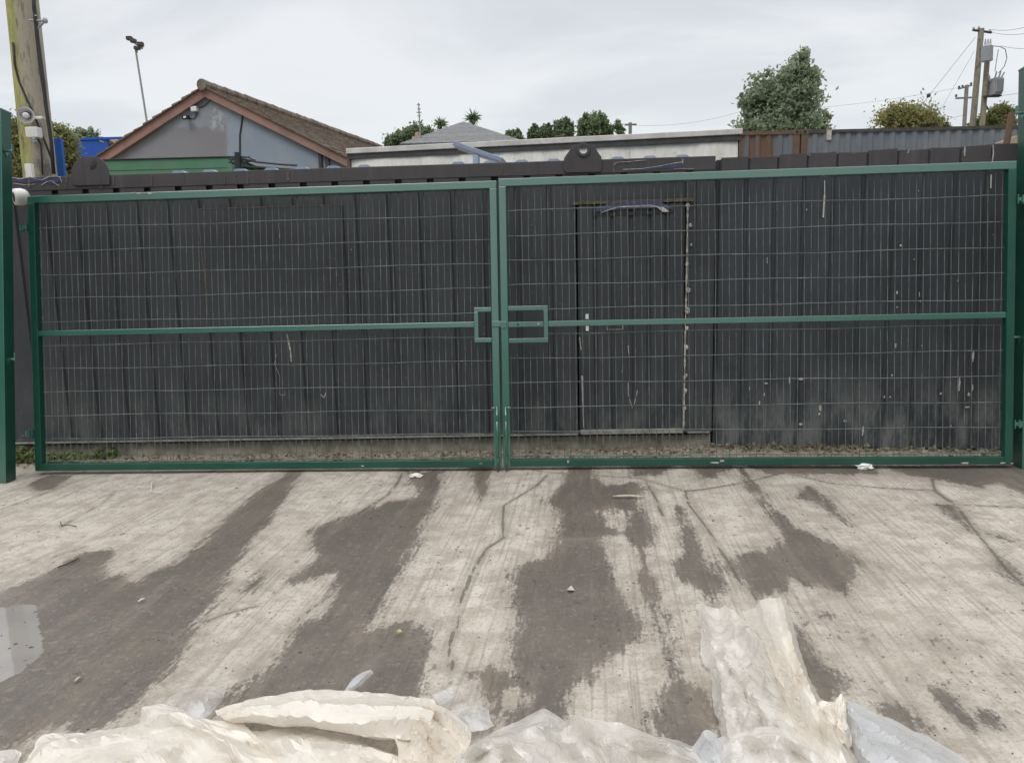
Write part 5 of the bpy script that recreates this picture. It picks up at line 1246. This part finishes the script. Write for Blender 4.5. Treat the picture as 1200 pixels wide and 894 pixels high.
wire([(1142, 60, 30), (1096, 140, 30)], .010, 'second thinner stay wire below the knobbed one')
wire([(1162, 35, 30), (1215, 28, 26)], .012, 'topmost wire leaving the frame at right', .1)
wire([(1161, 38, 30), (1215, 37, 26)], .012, 'second wire from the top leaving the frame at right', .1)
wire([(1173, 54, 29), (1215, 57, 26)], .012, 'wire leaving right from the upper transformer', .05)
wire([(1174, 112, 29), (1215, 103, 26)], .010, 'wire leaving right from the lower transformer', .05)
wire([(738, 147, 46), (868, 131, 48), (1123, 103, 48)], .012, 'long faint wire crossing the sky behind the tall green tree', .3)
wire([(560, 160, 60), (738, 146, 46)], .010, 'faint wire left of the tiny distant pole', .2)

# bits at the right edge
q0, q1 = P(1186, 132, 8.6), P(1179, 172, 8.6); d_ = (q1 - q0).normalized(); m = MB(); m.tube([q0, q1, q1 + d_ * (q1.z / -d_.z)], .035, 8); o = m.build('rusty_bar', M['rustcast']); tag(o, 'rusty brown bar leaning beside the right gate post', 'bar')
m = MB(); q0, q1 = P(1168, 168, 9.0), P(1192, 159, 9.0); m.prism([(q0.x, q0.z - 2.2), (q1.x + .5, q0.z - 2.2), (q1.x + .5, q1.z + .0), (q1.x, q1.z), (q0.x, q0.z)], 1, 9.0, 9.06); o = m.build('plywood_sheet', M['tan']); tag(o, 'sandy plywood corner showing over the right container', 'plywood')
o.location.z = 0

# ------------------------------------------------------------------ polythene sheets: lofted fold lines lying on the yard
def crom(p, u):
    k = u * (len(p) - 1); i = min(int(k), len(p) - 2); t_ = k - i
    a, b = p[i], p[i + 1]; z = p[max(i - 1, 0)]; c_ = p[min(i + 2, len(p) - 1)]
    s_ = 0.5 * ((2 * a) + (b - z) * t_ + (2 * z - 5 * a + 4 * b - c_) * t_ * t_ + (3 * a - z - 3 * b + c_) * t_ ** 3)
    return s_.lerp(a.lerp(b, t_), 0.35)
def fold(name, mat, label, curves, n=90, m_=10, seed=1, am=1.0, hem=0.008, hs=1.0):
    n = max(8, n // 2); m_ = max(2, int(m_ * 0.45))
    P3 = [[G(x, y, 0.012 + (h - 0.012) * hs if h > .03 else h) for (x, y, h) in c_] for c_ in curves]; rows = []
    rd = random.Random(seed)
    for i in range(len(P3) - 1):
        for j in range(m_ + (1 if i == len(P3) - 2 else 0)):
            v = j / m_; row = []
            sag = -0.010 * sin(pi * v)
            for k in range(n + 1):
                u = k / n; a, b = crom(P3[i], u), crom(P3[i + 1], u); q = a.lerp(b, v)
                q.z += sag * (1 if i % 2 else 0.3); row.append(q)
            rows.append(row)
    R_ = len(rows); vs = []; step = (rows[0][1] - rows[0][0]).length
    for r_i, row in enumerate(rows):
        for k, q in enumerate(row):
            u, v = k / n, r_i / (R_ - 1); edge = r_i in (0, R_ - 1) or k in (0, n)
            j = 0.0 if edge else 0.42
            dx = (row[min(k + 1, n)] - row[max(k - 1, 0)]) * 0.5; dy = (rows[min(r_i + 1, R_ - 1)][k] - rows[max(r_i - 1, 0)][k]) * 0.5
            q2 = q + dx * rd.uniform(-j, j) + dy * rd.uniform(-j, j)
            d = 0.010 * mn.noise(Vector((q.x * 9, q.y * 9, seed))) + 0.003 * mn.noise(Vector((q.x * 24, q.y * 24, seed + 4))) + rd.uniform(-1, 1) * 0.0012
            jx = hem * mn.noise(Vector((q.x * 22, q.y * 22, seed + 3))); jy = hem * mn.noise(Vector((q.x * 22, q.y * 22, seed + 7)))
            vs.append((q2.x + jx, q2.y + jy, max(0.016, q2.z + am * d)))
    fs = []
    for i in range(R_ - 1):
        for k in range(n):
            A, B, C_, D = i * (n + 1) + k, i * (n + 1) + k + 1, (i + 1) * (n + 1) + k + 1, (i + 1) * (n + 1) + k
            fs += [(A, B, C_), (A, C_, D)] if rd.random() < .5 else [(A, B, D), (B, C_, D)]
    me = bpy.data.meshes.new(name); me.from_pydata(vs, [], fs); me.update(); me.materials.append(mat)
    for pq in me.polygons: pq.use_smooth = True
    me.set_sharp_from_angle(angle=radians(17))
    o = bpy.data.objects.new(name, me); COL.objects.link(o); tag(o, label, 'plastic sheet', 'crumpled polythene sheets in the foreground')
    return o
CR, WH, CL, BL_ = M['filmcream'], M['filmwhite'], M['filmclear'], M['filmblue']
fold('polythene_sheet', CR, 'broad cream plastic sheet spread across the bottom left corner', [
 [(0,906,.01),(30,893,.012),(50,861,.015),(100,858,.03),(130,855,.04),(163,845,.05),(168,827,.09),(200,827,.10),(235,842,.08),(285,846,.05)],
 [(8,912,.02),(35,894,.04),(62,868,.06),(110,864,.08),(145,857,.08),(168,848,.10),(190,838,.13),(218,838,.13),(250,850,.09),(300,862,.07)],
 [(12,925,.02),(40,910,.03),(75,884,.04),(125,874,.07),(155,868,.06),(182,861,.08),(206,852,.09),(236,852,.14),(268,864,.08),(312,876,.05)],
 [(10,950,.04),(45,930,.07),(88,905,.09),(140,890,.12),(170,885,.09),(200,878,.13),(228,868,.10),(256,864,.13),(284,880,.12),(330,895,.08)],
 [(5,985,.02),(50,965,.03),(95,940,.05),(150,920,.06),(185,912,.11),(215,905,.06),(245,895,.11),(275,892,.08),(300,905,.12),(350,915,.05)],
 [(0,1040,.04),(60,1010,.07),(110,990,.04),(165,965,.1),(200,955,.06),(235,950,.1),(265,940,.05),(295,935,.1),(325,940,.06),(380,950,.07)],
 [(-20,1120,.02),(50,1110,.03),(110,1100,.03),(170,1090,.04),(220,1085,.03),(265,1080,.04),(300,1075,.03),(335,1070,.04),(370,1070,.03),(430,1070,.03)]], n=150, m_=12, seed=1, hs=1.15)
fold('polythene_sheet', CR, 'cream plastic layer with a bright flat facet, under the rolled bundle', [
 [(268,850,.03),(305,856,.05),(340,852,.05),(400,860,.05),(450,878,.05),(500,890,.04),(560,890,.03)],
 [(292,868,.09),(318,868,.11),(350,868,.11),(395,868,.12),(432,876,.11),(485,892,.10),(545,900,.07)],
 [(300,884,.06),(330,886,.07),(365,890,.08),(397,884,.09),(440,892,.13),(490,905,.06),(545,912,.09)],
 [(300,905,.10),(335,912,.06),(370,915,.05),(410,902,.12),(450,920,.07),(500,925,.11),(550,930,.06)],
 [(300,950,.05),(345,955,.08),(385,950,.04),(425,945,.09),(465,955,.05),(505,955,.08),(550,960,.05)],
 [(300,1070,.03),(350,1070,.03),(400,1070,.03),(440,1070,.03),(480,1070,.03),(520,1070,.03),(560,1070,.03)]], n=110, m_=11, seed=2)
fold('polythene_sheet', CR, 'bulging rolled cream plastic bundle lying across the broad sheet, lower left of centre', [
 [(258,836,.02),(295,828,.02),(350,820,.02),(420,816,.02),(480,820,.02),(530,836,.02)],
 [(252,832,.06),(288,820,.10),(335,811,.13),(380,808,.14),(430,811,.14),(480,815,.13),(512,820,.10)],
 [(256,838,.09),(292,828,.14),(340,822,.18),(385,824,.19),(432,826,.19),(478,827,.18),(510,832,.14)],
 [(262,843,.08),(298,838,.13),(342,840,.17),(390,846,.18),(436,846,.19),(474,842,.18),(504,846,.14)],
 [(270,846,.05),(305,847,.09),(345,851,.12),(395,857,.13),(440,864,.14),(468,866,.13),(498,868,.10)],
 [(275,845,.03),(310,846,.04),(350,848,.05),(400,853,.05),(440,862,.06),(470,866,.06),(495,870,.05)]], n=110, m_=9, seed=3, am=.8)
fold('polythene_sheet', CR, 'fan of radiating cream folds at the right end of the rolled bundle', [
 [(498,821,.11),(515,825,.11),(532,835,.08),(553,858,.04)],
 [(496,826,.16),(515,834,.14),(532,848,.11),(551,868,.08)],
 [(494,833,.13),(510,843,.10),(525,858,.08),(545,878,.05)],
 [(492,839,.17),(506,852,.15),(518,870,.13),(535,892,.10)],
 [(488,847,.13),(499,860,.10),(508,878,.08),(518,900,.06)],
 [(484,853,.16),(492,868,.14),(498,886,.12),(502,910,.09)],
 [(474,858,.12),(480,874,.10),(484,892,.08),(484,915,.05)],
 [(462,860,.14),(466,878,.13),(468,895,.10),(466,920,.06)]], n=50, m_=7, seed=4, am=.7)
fold('polythene_flap', CL, 'small clear film flap standing up behind the broad cream sheet', [
 [(190,834,.02),(200,816,.03),(225,806,.05),(250,804,.05),(264,811,.02)],
 [(198,834,.05),(213,824,.09),(235,818,.11),(251,817,.08),(262,816,.03)],
 [(205,840,.04),(222,846,.07),(238,843,.08),(250,832,.05),(260,820,.02)]], n=30, m_=10, seed=5, am=.5)
fold('polythene_flap', BL_, 'narrow curled sliver of clear film sticking up above the rolled bundle', [
 [(403,811,.05),(413,796,.08),(424,788,.09),(434,784.5,.08)], [(406,812,.07),(417,800,.09),(428,792,.10),(437,786,.08)], [(408,813,.05),(420,804,.06),(430,795,.08),(438,787,.08)]], n=20, m_=4, seed=6, am=.2, hem=.003)
fold('polythene_flap', CL, 'squarish clear film scrap between the cream bundle and the white sheet', [
 [(507,813,.02),(528,805,.05),(545,799,.06),(562,795,.03)], [(516,828,.04),(538,822,.03),(555,815,.06),(567,812,.03)], [(526,842,.02),(546,840,.05),(562,836,.04),(572,832,.02)], [(536,856,.02),(552,857,.02),(566,855,.03),(578,850,.02)]], n=36, m_=10, seed=7, am=.6)
fold('polythene_sheet', WH, 'crumpled milky white plastic sheet at the bottom centre', [
 [(528,888,.02),(550,872,.02),(575,859,.02),(600,847,.03),(638,831,.05),(664,846,.03),(669,838,.07),(700,843,.06),(722,846,.05),(745,853,.04),(765,863,.03),(800,870,.03),(850,892,.02)],
 [(534,894,.06),(556,876,.13),(580,866,.08),(605,857,.06),(632,850,.08),(656,858,.13),(678,842,.16),(704,856,.10),(722,858,.06),(742,868,.13),(765,868,.14),(800,876,.08),(842,894,.05)],
 [(540,902,.11),(562,886,.06),(592,870,.14),(615,872,.09),(640,868,.06),(668,872,.15),(688,866,.08),(706,876,.06),(722,872,.14),(742,882,.08),(770,882,.06),(800,888,.12),(836,902,.06)],
 [(545,925,.06),(572,902,.13),(598,893,.07),(625,890,.13),(650,896,.08),(676,888,.09),(698,895,.14),(716,902,.07),(735,898,.13),(752,905,.07),(778,903,.13),(810,908,.07),(845,915,.08)],
 [(550,960,.1),(580,945,.05),(610,935,.1),(640,935,.05),(665,935,.1),(690,935,.06),(712,940,.1),(732,940,.05),(750,945,.1),(770,945,.05),(795,940,.1),(820,945,.06),(855,950,.06)],
 [(560,1070,.02),(590,1070,.03),(620,1070,.03),(650,1070,.03),(675,1070,.03),(700,1070,.03),(720,1070,.03),(740,1070,.03),(760,1070,.03),(780,1070,.03),(800,1070,.03),(830,1070,.03),(860,1070,.02)]], n=150, m_=10, seed=8, hs=1.4)
fold('polythene_sheet', WH, 'tall folded off-white plastic bundle reaching up the yard, right of centre', [
 [(815,708,.015),(820,733,.02),(822,770,.015),(833,793,.02),(835,820,.015),(843,853,.02),(850,905,.02)],
 [(823,705,.05),(831,735,.08),(836,765,.06),(845,795,.09),(846,820,.06),(852,850,.09),(860,905,.05)],
 [(842,714,.03),(846,740,.04),(849,768,.10),(857,790,.04),(861,815,.10),(866,850,.04),(875,905,.08)],
 [(850,707,.08),(860,735,.10),(864,770,.06),(870,795,.12),(875,815,.06),(880,850,.11),(892,905,.05)],
 [(860,713,.06),(874,738,.12),(878,765,.08),(878,795,.06),(887,822,.12),(893,850,.05),(908,905,.1)],
 [(866,720,.06),(886,743,.15),(895,775,.14),(902,805,.15),(908,835,.09),(914,860,.13),(925,905,.06)],
 [(880,730,.02),(899,752,.05),(914,785,.05),(926,815,.06),(934,845,.08),(943,870,.05),(958,905,.07)]], n=120, m_=10, seed=9, hs=1.2)
fold('polythene_sheet', CR, 'cream plastic fold running along the right side of the tall bundle', [
 [(870,716,.015),(878,742,.02),(888,770,.02),(898,802,.03),(908,835,.03),(918,865,.03),(935,905,.03)],
 [(882,712,.06),(889,738,.09),(899,765,.09),(913,800,.11),(926,835,.09),(938,865,.08),(955,905,.06)],
 [(889,703,.10),(900,735,.15),(913,765,.15),(928,800,.17),(941,835,.15),(953,862,.12),(975,905,.10)],
 [(903,699,.07),(911,730,.09),(921,762,.09),(934,795,.09),(948,825,.10),(963,860,.07),(986,905,.10)],
 [(914,698,.09),(922,727,.12),(930,757,.11),(942,790,.13),(955,820,.09),(973,855,.13),(998,905,.07)],
 [(921,703,.02),(930,732,.02),(938,765,.02),(950,798,.02),(965,825,.02),(987,860,.02),(1012,905,.02)]], n=110, m_=9, seed=10, am=.6, hs=1.1)
fold('polythene_flap', CR, 'torn frilly cream edge between the tall bundle and the frosted film', [
 [(954,822,.06),(966,820,.09),(978,823,.07),(986,813,.09),(990,822,.05)], [(956,832,.10),(967,836,.07),(976,832,.12),(984,838,.07),(993,834,.10)],
 [(962,848,.06),(972,852,.11),(980,848,.07),(988,856,.11),(994,852,.05)], [(968,868,.04),(978,872,.06),(986,868,.08),(992,878,.05),(998,874,.03)]], n=50, m_=8, seed=11, am=1.6, hem=.02)
fold('polythene_sheet', WH, 'white plastic swathe at the foot of the tall bundle, bottom', [
 [(832,870,.02),(845,862,.05),(868,857,.08),(900,850,.10),(925,857,.10),(950,872,.06),(985,893,.03)],
 [(836,880,.04),(852,872,.08),(880,864,.13),(905,861,.16),(930,868,.13),(955,882,.11),(990,902,.04)],
 [(842,898,.07),(860,888,.12),(885,880,.07),(910,876,.14),(935,884,.07),(965,900,.1),(995,915,.04)],
 [(850,930,.04),(870,920,.07),(895,910,.12),(920,908,.06),(945,915,.1),(970,925,.05),(1000,935,.05)],
 [(860,1060,.03),(880,1060,.03),(905,1060,.03),(930,1060,.03),(955,1060,.03),(980,1060,.03),(1010,1060,.03)]], n=80, m_=9, seed=12, hs=1.2)
fold('polythene_sheet', BL_, 'bluish clear plastic wedge left of the white swathe at the foot', [
 [(795,892,.02),(812,874,.06),(824,858,.11),(834,858,.10),(850,874,.05)], [(800,905,.04),(818,884,.09),(830,868,.13),(842,870,.10),(862,886,.05)],
 [(805,930,.03),(828,905,.05),(842,890,.08),(856,890,.06),(875,905,.05)], [(810,1000,.02),(835,990,.03),(850,985,.03),(868,985,.03),(890,985,.02)]], n=50, m_=8, seed=13, am=.7)
fold('polythene_sheet', BL_, 'frosted film swathe in the bottom right, pointing to the corner', [
 [(994,820,.02),(1015,829,.03),(1045,842,.03),(1075,858,.02),(1105,872,.02),(1140,896,.02),(1180,925,.02)],
 [(994,826,.05),(1014,842,.08),(1042,858,.10),(1068,874,.09),(1095,890,.08),(1125,912,.07),(1160,945,.05)],
 [(993,834,.06),(1010,856,.10),(1030,874,.12),(1050,892,.12),(1075,910,.10),(1100,935,.08),(1130,965,.05)],
 [(993,848,.03),(1003,870,.07),(1015,888,.09),(1030,910,.10),(1050,930,.09),(1070,955,.07),(1100,985,.05)],
 [(994,862,.015),(1000,882,.02),(1010,900,.02),(1022,925,.02),(1040,950,.02),(1060,980,.02),(1090,1010,.02)]], n=90, m_=9, seed=14, am=.7)
fold('polythene_flap', WH, 'small white plastic corner at the extreme bottom left', [[(-30,884,.02),(0,880,.03),(18,877,.02),(26,882,.02)], [(-30,900,.03),(0,893,.05),(14,888,.04),(22,890,.02)], [(-30,920,.02),(0,905,.02),(10,898,.02),(18,896,.02)]], n=20, m_=6, seed=15, am=.4)

# ------------------------------------------------------------------ sky and light
w = bpy.data.worlds.new('World'); sc.world = w; w.use_nodes = True; nt = w.node_tree; nt.nodes.clear()
class WT(NT):
    def __init__(s): s.t = nt
t = WT()
out = t.n('ShaderNodeOutputWorld'); bg = t.n('ShaderNodeBackground'); t.link(bg.outputs[0], out.inputs[0]); bg.inputs[1].default_value = 0.1
sky = t.n('ShaderNodeTexSky'); sky.sky_type = 'NISHITA'; sky.sun_disc = False; SE, SR = radians(55), radians(215)
sky.sun_elevation = SE; sky.sun_rotation = SR
d = t.coord('Generated'); x, y, z = t.sep(d)
zc = t.math('MAXIMUM', z, 0.0)
dv = t.n('ShaderNodeVectorMath', operation='DIVIDE'); t.link(d, dv.inputs[0])
cb = t.n('ShaderNodeCombineXYZ'); zz = t.math('ADD', zc, 0.22)
for i in range(3): t.link(zz, cb.inputs[i])
t.link(cb.outputs[0], dv.inputs[1])
cl = t.noise(t.mapping(dv.outputs[0], scale=(0.7, 1.1, 1), loc=(3, 1, 0)), 1.5, 6, 0.5, 0.4)
base = t.mix(t.ramp(cl, 0.38, 0.60), (5.9, 6.15, 6.55), (7.35, 7.55, 7.75))
hor = t.ramp(z, 0.30, 0.06)
base = t.mix(t.math('MULTIPLY', hor, 0.75), base, (7.05, 7.4, 7.6))
zen = t.ramp(z, 0.45, 0.95, 1.0, SKYTOP)
base2 = t.mix(1.0, base, (1, 1, 1), 'MULTIPLY'); 
sc_ = t.n('ShaderNodeVectorMath', operation='SCALE'); t.link(base, sc_.inputs[0]); t.link(zen, sc_.inputs['Scale'])
warm = t.mix(t.ramp(z, 0.5, 0.9), (1, 1, 1), (1.04, 1.0, 0.94))
mixed = t.mix(0.95, sky.outputs[0], t.mix(1.0, sc_.outputs[0], warm, 'MULTIPLY'))
# dark band added low behind the camera, for unseen buildings and trees in reflections
az = t.math('ABSOLUTE', x)
lim = t.math('ADD', t.math('MULTIPLY', t.math('POWER', az, 2.0), 0.75), 0.10)
lim = t.math('ADD', lim, t.math('MULTIPLY', t.math('SUBTRACT', t.noise(d, 7, 5, 0.6), 0.5), 0.10))
dlt = t.math('SUBTRACT', lim, z)
dark = t.math('MULTIPLY', t.ramp(dlt, -0.02, 0.02), t.ramp(y, -0.02, -0.12))
fin = t.mix(dark, mixed, (0.55, 0.62, 0.55))
t.link(fin, bg.inputs[0])
ld = bpy.data.lights.new('sun', 'SUN'); ld.energy = 0.7; ld.angle = radians(25); ld.color = (1.0, 0.96, 0.9)
lo = bpy.data.objects.new('sun', ld); COL.objects.link(lo)
sd = Vector((sin(SR) * cos(SE), cos(SR) * cos(SE), sin(SE)))
lo.rotation_euler = (-sd).to_track_quat('-Z', 'Y').to_euler(); lo.location = (0, -3, 12)
vs_ = sc.view_settings; sc.display_settings.display_device = 'sRGB'
vs_.view_transform = 'Standard'; vs_.look = 'None'; vs_.exposure = EXPO; vs_.gamma = 1; vs_.use_curve_mapping = False
sc.cycles.max_bounces = 8; sc.cycles.transparent_max_bounces = 16; sc.cycles.use_denoising = True
bpy.context.view_layer.update()
